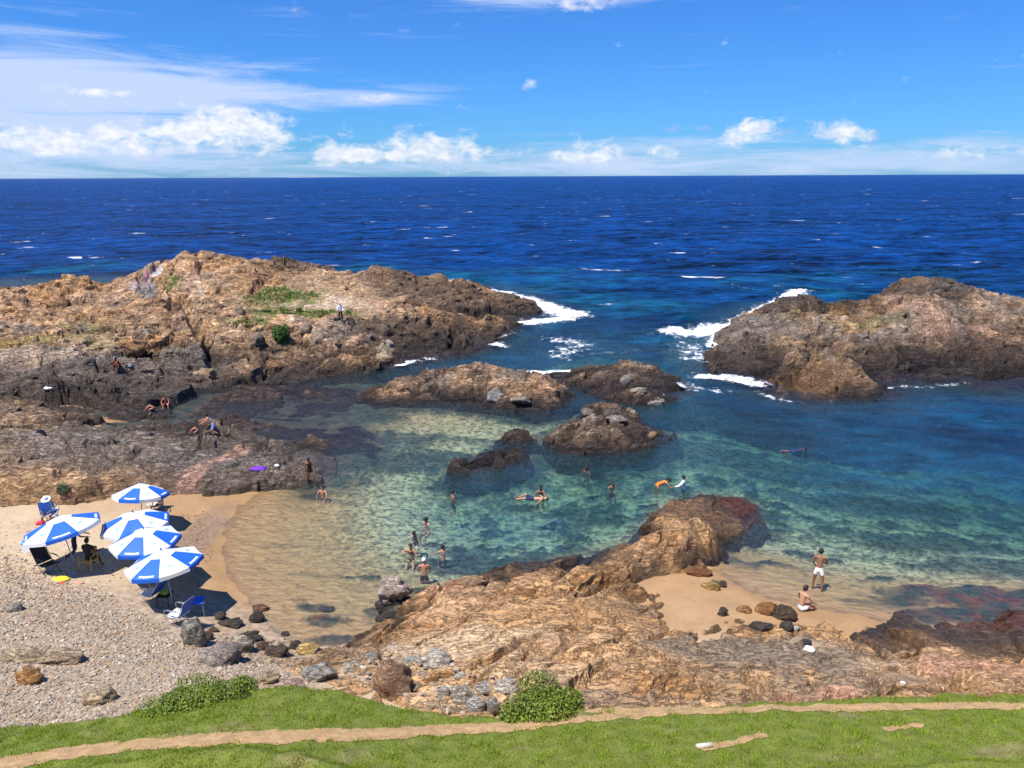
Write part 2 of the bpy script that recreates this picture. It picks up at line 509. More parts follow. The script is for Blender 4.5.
def rock_colour(X, Y, z, cell, cell2, seed, dark_h=.9, dark_k=1.0, warm=.5, deep=0.0):
    n1 = fbm(X * .11, Y * .11, seed + 31, 3); n2 = fbm(X * .45, Y * .45, seed + 32, 4); n3 = fbm(X * 2.2, Y * 2.2, seed + 33, 4)
    c = np.zeros(X.shape + (3,)) + PAL['tan']
    c = lerp(c, PAL['ochre'], sm(-.1, .5, n1 + .5 * n2 + (warm - .5)))
    c = lerp(c, PAL['pink'], .5 * sm(.0, .5, fbm(X * .2, Y * .2, seed + 36, 3) + .4 * n3))
    c = lerp(c, PAL['grey'], .85 * sm(.02, .4, -n1 * .8 + .8 * fbm(X * .3, Y * .3, seed + 34, 4) + (.5 - warm) + deep))
    c = lerp(c, PAL['brown'], .8 * sm(.06, .36, fbm(X * .8, Y * .8, seed + 35, 5) + deep * .6))
    c = c * (.80 + .5 * cell + .5 * (cell2 - .5))[..., None]
    c = c * (1 + .6 * n3)[..., None]
    lvl = z + .55 * n2 + .35 * n3
    c = lerp(c, PAL['brown'] * .9, .8 * sm(dark_h * 1.5, dark_h * .6, lvl) * dark_k)
    c = lerp(c, PAL['dark'], .92 * sm(dark_h * .85, dark_h * .3, lvl) * dark_k)
    c = lerp(c, PAL['weed'] * 1.1, sm(.12, -.1, z))
    return c


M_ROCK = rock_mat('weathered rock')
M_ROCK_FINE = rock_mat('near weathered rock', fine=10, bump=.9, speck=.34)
SURF = []     # (function, bbox) of every rock mass for the water depth


class Mass:
    def __init__(s, pts, lam, poly, slope):
        s.T = TPS(pts, lam); s.poly = poly; s.slope = slope; s.inner = 1.15

    def __call__(s, X, Y, warp=True):
        z = s.T(X, Y)
        if s.poly is not None:
            wx = .5 * fbm(X * .55, Y * .55, 811, 4) if warp else 0; wy = .7 * fbm(X * .55, Y * .55, 812, 4) if warp else 0
            d = poly_sd(s.poly, X + wx, Y + wy)
            z = np.where(d < 0, np.minimum(z, -.04) * sm(-2.5, 0, d) + (s.slope * d) , np.minimum(np.maximum(z, .03 + .18 * np.clip(d, 0, 1.5)), .04 + s.inner * np.maximum(d, 0) ** .85 + .25 * np.abs(wx)))
        return z


def rock_mass(name, pts, bbox, step, seed, detail, colf, mat, strike=.3, lat=.22, cut=.35, roughf=None, scale=1.0, lam=.02, poly=None, slope=.8, pct=66, cuts=()):
    T = Mass(pts, lam, poly, slope)
    x0, x1, y0, y1 = bbox
    xs = np.arange(x0, x1, step); ys = np.arange(y0, y1, step)
    X, Y = np.meshgrid(xs, ys)
    base = T(X, Y)
    g = ground_h(X, Y)
    z = base.copy()
    m = base > np.minimum(g, 2) - cut - 1.0
    x, y, bs = X[m], Y[m], base[m]
    rf = roughf(x, y) if roughf else None
    d, cell, cell2 = rock_detail(x, y, seed, strike, detail, rf, scale)
    d -= np.percentile(d, pct)
    for pts_, zl_, w_, dp_ in cuts:        # the long open joints
        Q = [at(px_, py_, z=zl_)[:2] for px_, py_ in pts_]; best = np.full(x.shape, 99.0)
        jx = x + .22 * fbm(x * 1.4, y * 1.4, 851, 3); jy = y + .22 * fbm(x * 1.4, y * 1.4, 852, 3)
        for p_, q_ in zip(Q, Q[1:]):
            e_ = q_ - p_; t_ = np.clip(((jx - p_[0]) * e_[0] + (jy - p_[1]) * e_[1]) / (e_ @ e_), 0, 1)
            best = np.minimum(best, np.hypot(jx - p_[0] - t_ * e_[0], jy - p_[1] - t_ * e_[1]))
        d -= dp_ * np.clip(1 - best / w_, 0, 1) ** .7
    zz = bs + d * sm(-.9, .5, bs)          # relief fades under water so that the shore keeps its place
    z[m] = zz
    keep = m & (z > g - cut)
    col = np.zeros(X.shape + (3,)); col[m] = colf(x, y, zz, cell, cell2)
    k = .8 if rf is None else rf
    px, py = X.copy(), Y.copy()
    px[m] += lat * perlin(y * 1.1 + 5, zz * 2.2 + x * .3, seed + 81) * k
    py[m] += lat * perlin(x * 1.1 + 3, zz * 2.2 + y * .3, seed + 82) * k
    f = grid_faces(len(ys), len(xs), keep)
    V = np.stack([px, py, z], -1).reshape(-1, 3)
    V, f, c = compact(V, f, col.reshape(-1, 3))
    o = np_mesh(name, V, f, mat, c, smooth=False)
    SURF.append((T, bbox))
    H_AT.append((X, Y, z, bbox, step))
    return o


H_AT = []
def surf_z(x, y):
    """highest ground or rock at a place"""
    z = float(ground_h(np.array([[x]]), np.array([[y]]))[0, 0])
    for X, Y, zz, (x0, x1, y0, y1), st in H_AT:
        i, j = int(round((x - x0) / st)), int(round((y - y0) / st))
        if 0 <= i < X.shape[1] and 0 <= j < X.shape[0]: z = max(z, float(zz[j, i]))
    return z


def surf_arr(x, y):
    z = ground_h(x, y)
    for X, Y, zz, (x0, x1, y0, y1), st in H_AT:
        i = np.round((x - x0) / st).astype(int); j = np.round((y - y0) / st).astype(int)
        m = (i >= 0) & (i < X.shape[1]) & (j >= 0) & (j < X.shape[0])
        z[m] = np.maximum(z[m], zz[j[m], i[m]])
    return z


def hit(px, py, y0=12.0, y1=130.0):
    """first place where the line of sight of a pixel meets ground, rock or water level"""
    y = y0
    while y < y1:
        p = at(px, py, Y=y)
        if p[2] <= surf_z(p[0], p[1]): return p
        y += .06 if y < 45 else .15
    return at(px, py, z=0)


def bbox_of(pts, m):
    P = np.array(pts); return (P[:, 0].min() - m, P[:, 0].max() + m, P[:, 1].min() - m, P[:, 1].max() + m)


# headland with its low rock shelf on the left
hl = YY([(-60, 286, 95), (0, 284, 96), (45, 280, 96), (75, 284, 95), (100, 288, 93), (125, 270, 92), (150, 257, 90), (180, 249, 88), (215, 253, 88), (240, 262, 86), (262, 274, 84),
         (275, 290, 79), (300, 266, 95), (280, 264, 97), (340, 266, 87), (372, 276, 84), (385, 287, 83), (410, 291, 84), (440, 294, 86), (470, 300, 87), (500, 300, 89), (520, 308, 88),
         (180, 280, 82), (180, 310, 74), (180, 340, 66), (180, 370, 58), (130, 300, 82), (130, 340, 68), (140, 280, 86), (230, 290, 80), (240, 300, 76), (240, 330, 68), (240, 360, 61),
         (300, 300, 76), (340, 322, 68.5), (340, 295, 77.5), (320, 318, 70), (300, 340, 65), (300, 362, 60), (400, 318, 72.5), (395, 345, 66), (460, 312, 79), (470, 330, 74), (440, 340, 69),
         (380, 300, 79), (350, 345, 64.5)])
hl = [(x, y, z - .17 * max(z, 0)) for x, y, z in hl]
hl += Z([(0, 300, 2.4), (0, 330, 2.2), (60, 300, 2.5), (60, 330, 2.3), (0, 370, 1.9), (60, 360, 1.9), (110, 370, 1.4), (0, 400, 1.5), (60, 400, 1.1), (110, 396, .5),
         (0, 430, 1.9), (35, 430, 1.9), (60, 430, 1.2), (90, 425, .8), (120, 430, .55), (160, 440, .7), (200, 445, .8), (240, 450, .65), (0, 460, 1.6), (60, 460, 1.5), (120, 460, 1.1), (180, 465, .9),
         (240, 465, .75), (270, 462, .8), (0, 490, 1.6), (60, 488, 1.5), (105, 485, 1.2), (150, 485, .9), (200, 480, .75), (250, 480, .5), (285, 474, .45),
         (0, 512, 1.35), (60, 508, 1.2), (110, 503, .8), (150, 500, .3), (200, 497, -.0), (250, 491, -.05), (290, 485, -.1), (320, 478, -.12), (330, 466, .0), (305, 460, .2),
         (0, 530, .4), (80, 525, .2), (150, 515, -.1), (250, 505, -.7), (330, 492, -1.2), (355, 470, -1.2),
         (350, 458, -.5), (290, 448, .05), (240, 438, .0), (200, 432, .05), (150, 422, .1), (135, 412, .05), (110, 408, .3), (160, 404, -.15), (180, 415, -.6), (250, 415, -1.0), (330, 420, -1.4),
         (150, 395, .05), (200, 390, .0), (250, 386, .0), (300, 380, 0), (330, 375, 0), (370, 370, 0), (400, 364, 0), (440, 357, 0), (470, 350, 0), (490, 342, 0), (510, 333, 0), (535, 324, 0), (560, 317, 0), (570, 312, -.3),
         (340, 388, -1.5), (420, 375, -2), (480, 362, -2), (530, 340, -2), (590, 318, -3), (590, 305, -4), (555, 305, -.4), (530, 297, -.3), (490, 290, -.3), (455, 283, -.3), (430, 280, -.3),
         (560, 296, -3.5), (500, 281, -3.5), (450, 276, -3.5), (-100, 330, 2.5), (-100, 400, 2), (-100, 470, 2), (-100, 520, 1.4), (-300, 400, 2.5), (-300, 330, 2.5), (-250, 500, 2)])
for x, y, z in ((-14, 112, -3), (-24, 114, -3), (-35, 114, -3), (-45, 113, -2), (-60, 112, -2), (-72, 108, -2), (-85, 106, -2), (-20, 104, .4), (-30, 105, .3), (-40, 104, .3), (-52, 104, .4), (-62, 104, .6), (-75, 99, .6), (-95, 98, 1), (-95, 106, -2)):
    hl.append((x, y, z))


def hl_rough(X, Y):
    r = .85 + .5 * fbm(X * .15, Y * .15, 91, 3)
    for a in ((340, 290, 80, 6.5, 7), (330, 300, 77, 4.5, 3), (215, 285, 82, 4, 4), (0, 375, 58, 4, 2)):
        r = r * (1 - .6 * patch(X, Y, *a))
    sh = sm(52, 42, Y)
    return np.clip(r, .15, 1.4) * (1 - .45 * sh)


def hl_col(X, Y, z, c1, c2):
    c = rock_colour(X, Y, z, c1, c2, 400, dark_h=1.0, warm=.62)
    for px, py, yy, rx, ry, nm, k in ((340, 285, 82, 6, 7, 'tan', .8), (320, 300, 77, 4.5, 2.6, 'pale', .85), (365, 315, 72, 4, 4, 'tan', .6), (290, 285, 86, 2.5, 4, 'brown', .3),
                                      (300, 265, 95, 5, 6, 'dark', .75), (95, 270, 102, 6, 5, 'dark', .95), (470, 305, 86, 9, 7, 'dark', .7), (430, 335, 70, 7, 6, 'dark', .7), (410, 290, 88, 6, 5, 'brown', .7),
                                      (110, 342, 66, 3, 2.0, 'ochre', .8), (20, 375, 58, 5, 2.2, 'pale', .6), (40, 352, 63, 6, 2.2, 'olive', .6), (85, 325, 71, 3, 2.4, 'olive', .5), (215, 365, 60, 9, 3, 'dark', .45),
                                      (150, 362, 60, 7, 3, 'grey', .6), (205, 400, 51, 8, 3, 'dark', .85), (60, 385, 53, 10, 3.2, 'grey', .8), (80, 400, 50, 8, 2.2, 'dark', .5), (60, 478, 36, 6, 3, 'tan', .8), (20, 495, 34, 6, 1.6, 'ochre', .4), (150, 450, 40, 12, 5, 'grey', .55), (120, 470, 37, 10, 3, 'brown', .35), (60, 420, 45, 12, 4, 'dark', .35), (60, 372, 57, 14, 3, 'grey', .5), (130, 385, 53, 10, 3, 'dark', .6),
                                      (70, 440, 42, 7, 3, 'grey', .55), (220, 462, 38, 5, 2.4, 'grey', .8), (100, 460, 39, 4, 2, 'grey', .6), (15, 430, 43, 2.5, 2, 'tan', .6)):
        c = lerp(c, PAL[nm] * (1 + .25 * fbm(X * 1.7, Y * 1.7, 55, 3))[..., None], k * patch(X, Y, px, py, yy, rx, ry))
    # turf on the saddle
    g = np.zeros_like(X)
    for a in ((265, 298, 79, 3.2, 3.5), (310, 312, 73, 4.5, 2.2), (245, 322, 70, 2.6, 1.8), (285, 312, 74, 3, 2.2), (295, 296, 79, 3, 2.2), (78, 326, 71, 2, 1.4), (170, 288, 82, 1.2, 1.4)):
        g = np.maximum(g, patch(X, Y, *a, seed=17))
    c = lerp(c, PAL['olive'] * .9, g * .8); c = lerp(c, PAL['green'], g * sm(-.05, .25, fbm(X * 1.1, Y * 1.1, 19, 4)))
    # the pink dyke crossing the shelf and the pale one on the point
    a0, a1 = at(165, 495, z=.9), at(243, 440, z=.7)
    for (p, q, w, nm) in ((a0, a1, .42, 'pink'), (at(382, 358, z=.5), at(388, 334, Y=69), .55, 'pale')):
        d = q[:2] - p[:2]; L = np.hypot(*d); d = d / L
        t = (X - p[0]) * d[0] + (Y - p[1]) * d[1]; s_ = np.abs((X - p[0]) * -d[1] + (Y - p[1]) * d[0])
        k = sm(w * 1.3, w * .8, s_ + .12 * fbm(X * 2, Y * 2, 5, 3)) * sm(-.3, .1, t) * sm(L + .3, L - .1, t)
        c = lerp(c, PAL[nm] * (.95 + .3 * fbm(X * 5, Y * 5, 6, 2))[..., None], k)
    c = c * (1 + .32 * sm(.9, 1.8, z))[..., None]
    # old paint on the high rock
    wob = .25 * fbm(X * 1.5, z * 1.5, 8, 3)
    for px, py, rx, rz, cc, k in ((150, 267, .5, .42, (.78, .78, .74), .9), (154, 284, 1.2, .42, (.46, .48, .50), .75), (134, 276, .8, .75, (.50, .48, .50), .8), (131, 275, .34, .42, (.70, .26, .36), .85), (138, 270, .22, .22, (.74, .3, .4), .8)):
        p = at(px, py, Y=85)
        q = np.hypot((X - p[0]) / (rx * 1.35), (z - p[2] + .55) / (rz * 1.3))
        kk = sm(1.25, .8, q + wob * 1.4) * (Y > 78)
        c = lerp(c, np.array(cc) * (1 + .25 * fbm(X * 4, z * 4, 9, 3))[..., None], k * kk)
    return c


hl_poly = [tuple(at(x, y, z=0)[:2]) for x, y in [(-330, 520), (-100, 520), (0, 525), (80, 522), (150, 505), (200, 499), (250, 492), (290, 487), (318, 480), (334, 470), (340, 459), (318, 450), (290, 446), (250, 437), (215, 431), (190, 424), (172, 414), (174, 404), (190, 396),
           (200, 391), (250, 387), (300, 382), (330, 377), (370, 371), (400, 365), (440, 358), (470, 351), (492, 343), (508, 332), (522, 323), (536, 316), (541, 311), (530, 304), (510, 296), (480, 289), (450, 283), (430, 279)]] + [(-20, 108), (-30, 110), (-45, 110), (-60, 109), (-72, 105), (-85, 104), (-130, 104), (-130, 40)]
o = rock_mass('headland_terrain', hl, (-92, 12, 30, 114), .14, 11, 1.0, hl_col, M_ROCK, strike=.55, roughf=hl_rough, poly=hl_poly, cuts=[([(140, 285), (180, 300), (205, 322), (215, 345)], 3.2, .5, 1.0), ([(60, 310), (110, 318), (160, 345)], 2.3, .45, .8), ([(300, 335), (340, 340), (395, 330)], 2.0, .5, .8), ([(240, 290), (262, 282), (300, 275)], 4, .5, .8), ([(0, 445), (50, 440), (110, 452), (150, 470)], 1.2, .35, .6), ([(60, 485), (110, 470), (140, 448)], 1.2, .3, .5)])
prop(o, kind='structure', label='brown rocky headland with a low dark rock shelf', cat='headland')

# the big islet on the right
ri = Z([(706, 360, -.1), (712, 370, 0), (745, 380, 0), (775, 393, 0), (810, 398, 0), (860, 398, 0), (888, 393, 0), (893, 380, .1), (915, 380, 0), (960, 378, .05), (985, 388, 0), (1015, 385, 0), (1060, 380, 0), (1110, 372, 0), (1170, 355, 0),
        (690, 360, -2), (700, 385, -2.5), (750, 398, -2.5), (800, 412, -2.5), (880, 412, -2.5), (920, 395, -2.5), (985, 402, -2.5), (1060, 396, -2.5), (1190, 365, -3),
        (712, 347, -.1), (728, 330, -.1), (750, 316, -.1), (775, 305, -.1), (800, 294, -.2), (695, 347, -3), (712, 325, -3), (735, 308, -3), (765, 296, -3), (790, 287, -3),
        (940, 372, .35), (960, 366, .5)])
ri += [(x, y, z - .24 * max(z, 0)) for x, y, z in YY([(735, 340, 66.5), (757, 322, 73), (770, 316, 75), (790, 312, 74), (810, 296, 79), (830, 293, 80), (850, 297, 79), (870, 292, 79), (890, 286, 79), (925, 280, 78), (945, 283, 79), (965, 291, 79), (990, 300, 79), (1024, 307, 79), (1080, 316, 79), (1140, 325, 77),
          (760, 345, 65), (800, 325, 70), (850, 322, 70), (900, 310, 71), (950, 315, 70), (1000, 325, 70), (780, 365, 60), (840, 345, 63), (900, 345, 63), (950, 345, 64), (1000, 350, 64), (1060, 350, 65),
          (825, 354, 58.5), (850, 361, 57.5), (800, 362, 58), (875, 376, 56), (900, 362, 60), (990, 370, 60), (1010, 368, 60.5), (820, 376, 55.5)])]
for px, yy in ((800, 87), (830, 88), (870, 89), (920, 89), (970, 89), (1024, 89), (1090, 88), (1150, 84)):
    p = at(px, 300, Y=yy); ri += [(p[0], yy, -.1), (p[0] * 1.03, yy + 5, -3)]


ri_poly = [tuple(at(x, y, z=0)[:2]) for x, y in [(706, 360), (712, 371), (745, 381), (775, 393), (810, 398), (860, 398), (888, 393), (895, 381), (915, 380), (940, 381), (960, 380), (985, 388), (1015, 386), (1060, 380), (1110, 372), (1200, 350)]]
ri_poly += [(at(px, 300, Y=yy)[0], yy) for px, yy in ((1150, 84), (1090, 88), (1024, 89), (920, 89), (870, 89), (830, 88), (800, 87))] + [tuple(at(x, y, z=0)[:2]) for x, y in [(775, 305), (750, 316), (728, 330), (712, 345)]]


def ri_col(X, Y, z, c1, c2):
    c = rock_colour(X, Y, z, c1, c2, 500, dark_h=1.2, warm=.48, deep=.12)
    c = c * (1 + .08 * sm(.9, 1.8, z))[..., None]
    for px, py, yy, rx, ry, nm, k in ((830, 294, 80, 7, 3, 'dark', .9), (940, 285, 79, 4, 3, 'dark', .6), (890, 290, 79, 3.5, 3, 'brown', .7), (825, 375, 56.5, 3.5, 3, 'ochre', .45), (925, 310, 73, 3, 3, 'pink', .6), (960, 330, 68, 5, 3, 'pink', .5), (990, 350, 64, 4, 3, 'dark', .6), (760, 330, 70, 5, 4, 'grey', .6),
                                      (850, 320, 71, 6, 2.5, 'olive', .35)):
        c = lerp(c, PAL[nm] * (1 + .25 * fbm(X * 1.7, Y * 1.7, 56, 3))[..., None], k * patch(X, Y, px, py, yy, rx, ry))
    return c


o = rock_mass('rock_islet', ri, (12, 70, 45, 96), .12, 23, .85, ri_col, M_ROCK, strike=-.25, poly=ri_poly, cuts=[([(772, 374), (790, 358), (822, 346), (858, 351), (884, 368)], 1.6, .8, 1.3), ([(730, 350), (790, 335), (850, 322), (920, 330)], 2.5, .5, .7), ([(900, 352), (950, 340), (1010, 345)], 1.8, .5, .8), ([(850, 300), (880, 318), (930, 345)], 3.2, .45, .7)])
prop(o, 'large brown rock islet with white surf breaking along its left side', 'rock islet', 'rock islets in the bay')


def islet(name, front, crest, back, seed, step=.08, detail=.72, dark=.9, label='', warm=.35, deep=.12, scale=.6, hz=.45, back_by=1.6):
    cz = []
    for k_, (x, y, _) in enumerate(crest):
        zz_ = hz * (.75 + .5 * ((k_ * 37 % 10) / 10)); p = at(x, y, z=zz_); cz.append((p[0], p[1], zz_ + .12))
    bk = [tuple(at(x, y, z=hz * .8)[:2] + np.array((0, back_by))) for x, y in back]
    fr = [tuple(at(x, y, z=0)[:2]) for x, y in front]
    loop = np.array(fr + bk)
    pts = cz + [(x, y, 0) for x, y in loop]
    # a second line of lower ledges just inside the front
    cx_ = loop.mean(0)
    pts += [(x + (cx_[0] - x) * .22, y + (cx_[1] - y) * .22, .30) for x, y in fr]
    bb = bbox_of(loop, 3.2)
    ISL.append(loop)
    o = rock_mass(name, pts, bb, step, seed, detail, lambda X, Y, z, a, e: rock_colour(X, Y, z, a, e, seed * 7, dark_h=dark, warm=warm, deep=deep), M_ROCK, strike=.2, lat=.12, scale=scale, cut=.25, poly=loop, slope=3.4, pct=84)
    return prop(o, label, 'rock islet', 'rock islets in the bay')


ISL = []
islet('rock_islet', [(355, 398), (375, 404), (420, 402), (460, 404), (500, 408), (535, 413), (562, 408)], [(380, 383, 51.8), (400, 380, 52), (420, 375, 53), (450, 369, 54), (475, 366, 54.5), (500, 371, 53.5), (520, 376, 52.5), (545, 384, 50.5), (430, 392, 51), (480, 390, 50.8), (520, 395, 49.6)],
      [(575, 394), (560, 383), (520, 375), (470, 369), (420, 374), (375, 382), (352, 390)], 31, label='long low brown reef lying in the middle of the bay, left of the smaller reefs', warm=.5, deep=.06, dark=.6, hz=.70)
islet('rock_islet', [(566, 384), (600, 399), (640, 406), (668, 402), (695, 393)], [(585, 375, 54), (600, 370, 54), (625, 369, 54), (645, 368, 54), (662, 375, 53), (680, 384, 51.5), (620, 385, 52), (645, 390, 50.5)],
      [(698, 388), (678, 378), (655, 368), (620, 366), (585, 370), (560, 374), (545, 372), (540, 376)], 37, label='broken dark reef with flat boulders and surf behind it, right of the long reef', dark=.8)
islet('rock_islet', [(546, 446), (560, 452), (590, 456), (620, 453), (650, 448), (677, 438)], [(565, 432, 43.5), (580, 418, 45.2), (600, 409, 46), (620, 409, 45.8), (635, 420, 44.5), (625, 438, 43.2), (590, 440, 42.8), (655, 438, 42.8)],
      [(682, 435), (660, 431), (645, 422), (635, 411), (600, 405), (575, 415), (560, 428), (545, 438)], 41, label='dark weedy rock islet with a humped top in the centre of the bay', dark=.75, warm=.4, hz=.6)
islet('rock_islet', [(496, 438), (515, 443), (537, 440)], [(505, 431, 44.5), (522, 428.5, 44.6)], [(540, 434), (520, 428), (498, 432)], 43, label='smallest dark rock islet, between the long reef and the low weedy ridge', step=.06, hz=.45, back_by=.6)
islet('rock_islet', [(445, 470), (470, 473), (500, 468), (528, 460)], [(465, 461, 40.2), (490, 454.5, 40.8), (512, 449.5, 41.5), (500, 461, 39.9)], [(530, 450), (510, 446), (475, 453), (450, 462)], 47, label='low weed-covered rock ridge just left of the centre islet', step=.06, deep=.25, hz=.4, back_by=.6)

# dark rocks awash in the cove under the headland
cv = Z([(190, 424, .0), (215, 434, -.05), (250, 440, -.05), (290, 447, -.08), (330, 452, -.1), (370, 452, -.2), (200, 404, .0), (240, 398, -.05), (290, 394, -.08), (340, 388, -.12), (230, 418, -.12), (280, 420, -.2), (320, 425, -.22), (355, 430, -.3), (350, 405, -.3), (300, 408, -.2),
        (430, 445, -1.4), (410, 465, -1.4), (390, 420, -1.2), (385, 395, -1.3), (360, 470, -1.2), (440, 410, -1.5), (150, 415, .0)])
o = rock_mass('rock_reef', cv, (-21, -5, 35, 56), .085, 67, .60, lambda X, Y, z, a_, e_: rock_colour(X, Y, z + .12, a_, e_, 777, dark_h=.75, warm=.4, deep=.1), M_ROCK, strike=.3, lat=.12, scale=.5, cut=.05, pct=60)
prop(o, 'broken dark reef awash in the shallow cove below the headland', 'reef')

# rocky shore below the grass
rs = Z([(285, 668, .5), (330, 655, .15), (365, 640, 0), (400, 620, 0), (420, 604, 0), (440, 590, 0), (480, 578, 0), (520, 567, 0), (560, 560, 0), (600, 549, 0), (630, 538, 0), (650, 520, 0), (668, 505, 0), (700, 497.5, 0), (750, 500, 0), (762, 508, 0), (745, 530, 0), (722, 542, 0),
        (715, 570, 0), (690, 578, .15), (672, 573, .3), (668, 590, .4), (695, 596, .4), (720, 612, .35), (760, 622, .35), (800, 626, .25), (830, 626, .15), (850, 625, .12), (880, 618, .1), (900, 606, .05), (930, 624, .05), (950, 612, .08), (980, 598, .05), (1024, 590, .05), (1100, 585, 0), (890, 634, .3), (930, 643, .28), (975, 640, .25), (975, 620, .12), (1024, 645, .45), (1024, 620, .15), (1100, 640, .3), (870, 648, .85), (910, 655, .9), (950, 658, .9), (1000, 656, .8), (1060, 652, .8),
        (340, 620, -1), (400, 590, -1.2), (450, 565, -1.5), (520, 545, -1.8), (590, 530, -2), (640, 508, -2), (690, 485, -2), (760, 488, -2), (785, 508, -2), (770, 535, -1.6), (745, 555, -.9), (735, 580, -.4), (760, 605, -.5), (820, 610, -.7), (870, 600, -.9), (925, 606, -.4), (900, 590, -.8), (960, 585, -.8), (1024, 568, -1.0), (1150, 562, -1.2),
        (310, 640, -.6), (260, 655, -.2), (230, 680, .9), (200, 700, 1.6),
        (300, 690, 1.6), (340, 672, 1.0), (380, 655, .9), (350, 700, 2.2), (420, 660, 1.25), (420, 700, 2.3), (450, 625, .9), (470, 600, .75), (500, 590, .8), (500, 620, 1.35), (500, 655, 1.9), (500, 700, 2.7), (550, 580, .8), (560, 610, 1.5), (560, 650, 2.2), (600, 575, 1.0), (610, 600, 1.4),
        (610, 640, 1.9), (600, 700, 3.0), (640, 560, 1.2), (640, 590, .7), (655, 575, .55), (650, 610, 1.0), (660, 640, 1.3), (680, 530, 1.5), (700, 530, 1.5), (720, 538, 1.1), (700, 556, .7), (665, 545, 1.35), (620, 552, .9), (680, 512, .4), (710, 505, .25), (740, 508, .12), (700, 518, .4),
        (700, 640, 1.0), (700, 670, 1.9), (700, 702, 3.0), (760, 640, .95), (760, 670, 1.8), (760, 702, 2.9), (820, 640, .9), (820, 670, 1.8), (830, 700, 2.8), (860, 640, .75), (880, 660, 1.2), (900, 690, 2.6), (950, 660, .7), (960, 676, 1.5), (980, 690, 2.3), (1020, 668, .6), (1024, 685, 1.9),
        (1100, 690, 2.2), (1100, 672, .8), (1150, 700, 2.6), (930, 675, 1.4), (600, 715, 3.0), (400, 712, 2.5), (900, 705, 2.9), (1100, 705, 2.8), (730, 522, 1.0)])
for x in (-12, -8, -4, 0, 4, 8, 12, 16): rs.append((x, 13.2, 2.9))


rs_poly = [tuple(at(x, y, z=zz)[:2]) for x, y, zz in [(150, 700, 2.4), (225, 676, 1.5), (270, 668, .9), (300, 660, .3), (335, 655, 0), (365, 640, 0), (398, 621, 0), (420, 604, 0), (440, 591, 0), (480, 578, 0), (520, 567, 0), (560, 560, 0), (600, 549, 0), (630, 538, 0), (650, 521, 0), (668, 505, 0), (700, 497.5, 0), (750, 500, 0), (762, 508, 0), (745, 530, 0), (722, 542, 0),
        (732, 555, 0), (715, 572, 0), (690, 578, .15), (668, 570, .3), (650, 578, .4), (668, 590, .4), (694, 597, .35), (724, 606, .35), (762, 618, .35), (800, 630, .25), (830, 629, .15), (850, 622, .05), (872, 616, 0), (896, 607, 0), (908, 622, 0), (930, 632, 0), (948, 626, 0), (965, 634, 0), (985, 622, 0), (1005, 612, 0), (1030, 616, 0), (1150, 610, 0)]] + [(30, 11), (-14, 11)]


def rs_rough(X, Y):
    r = .7 + .6 * fbm(X * .25, Y * .25, 93, 3)
    r = r * (1 - .6 * patch(X, Y, 0, 0, 0, 1, 1) * 0)
    r = r * (1 - .75 * patch(X, Y, 715, 508, None, 3.2, 1.8, z=.2))
    r = r * (1 - .6 * patch(X, Y, 960, 612, None, 4.5, 2.2, z=.1))
    for px, py, rx, ry in ((560, 620, 4.5, 2.2), (430, 650, 2, 1.5), (800, 665, 3.5, 1.6), (950, 665, 2.5, 1.2)):
        c = at(px, py, z=1.4); r = r * (1 - .45 * sm(1.3, .7, np.hypot((X - c[0]) / rx, (Y - c[1]) / ry)))
    return np.clip(r, .3, 1.2)


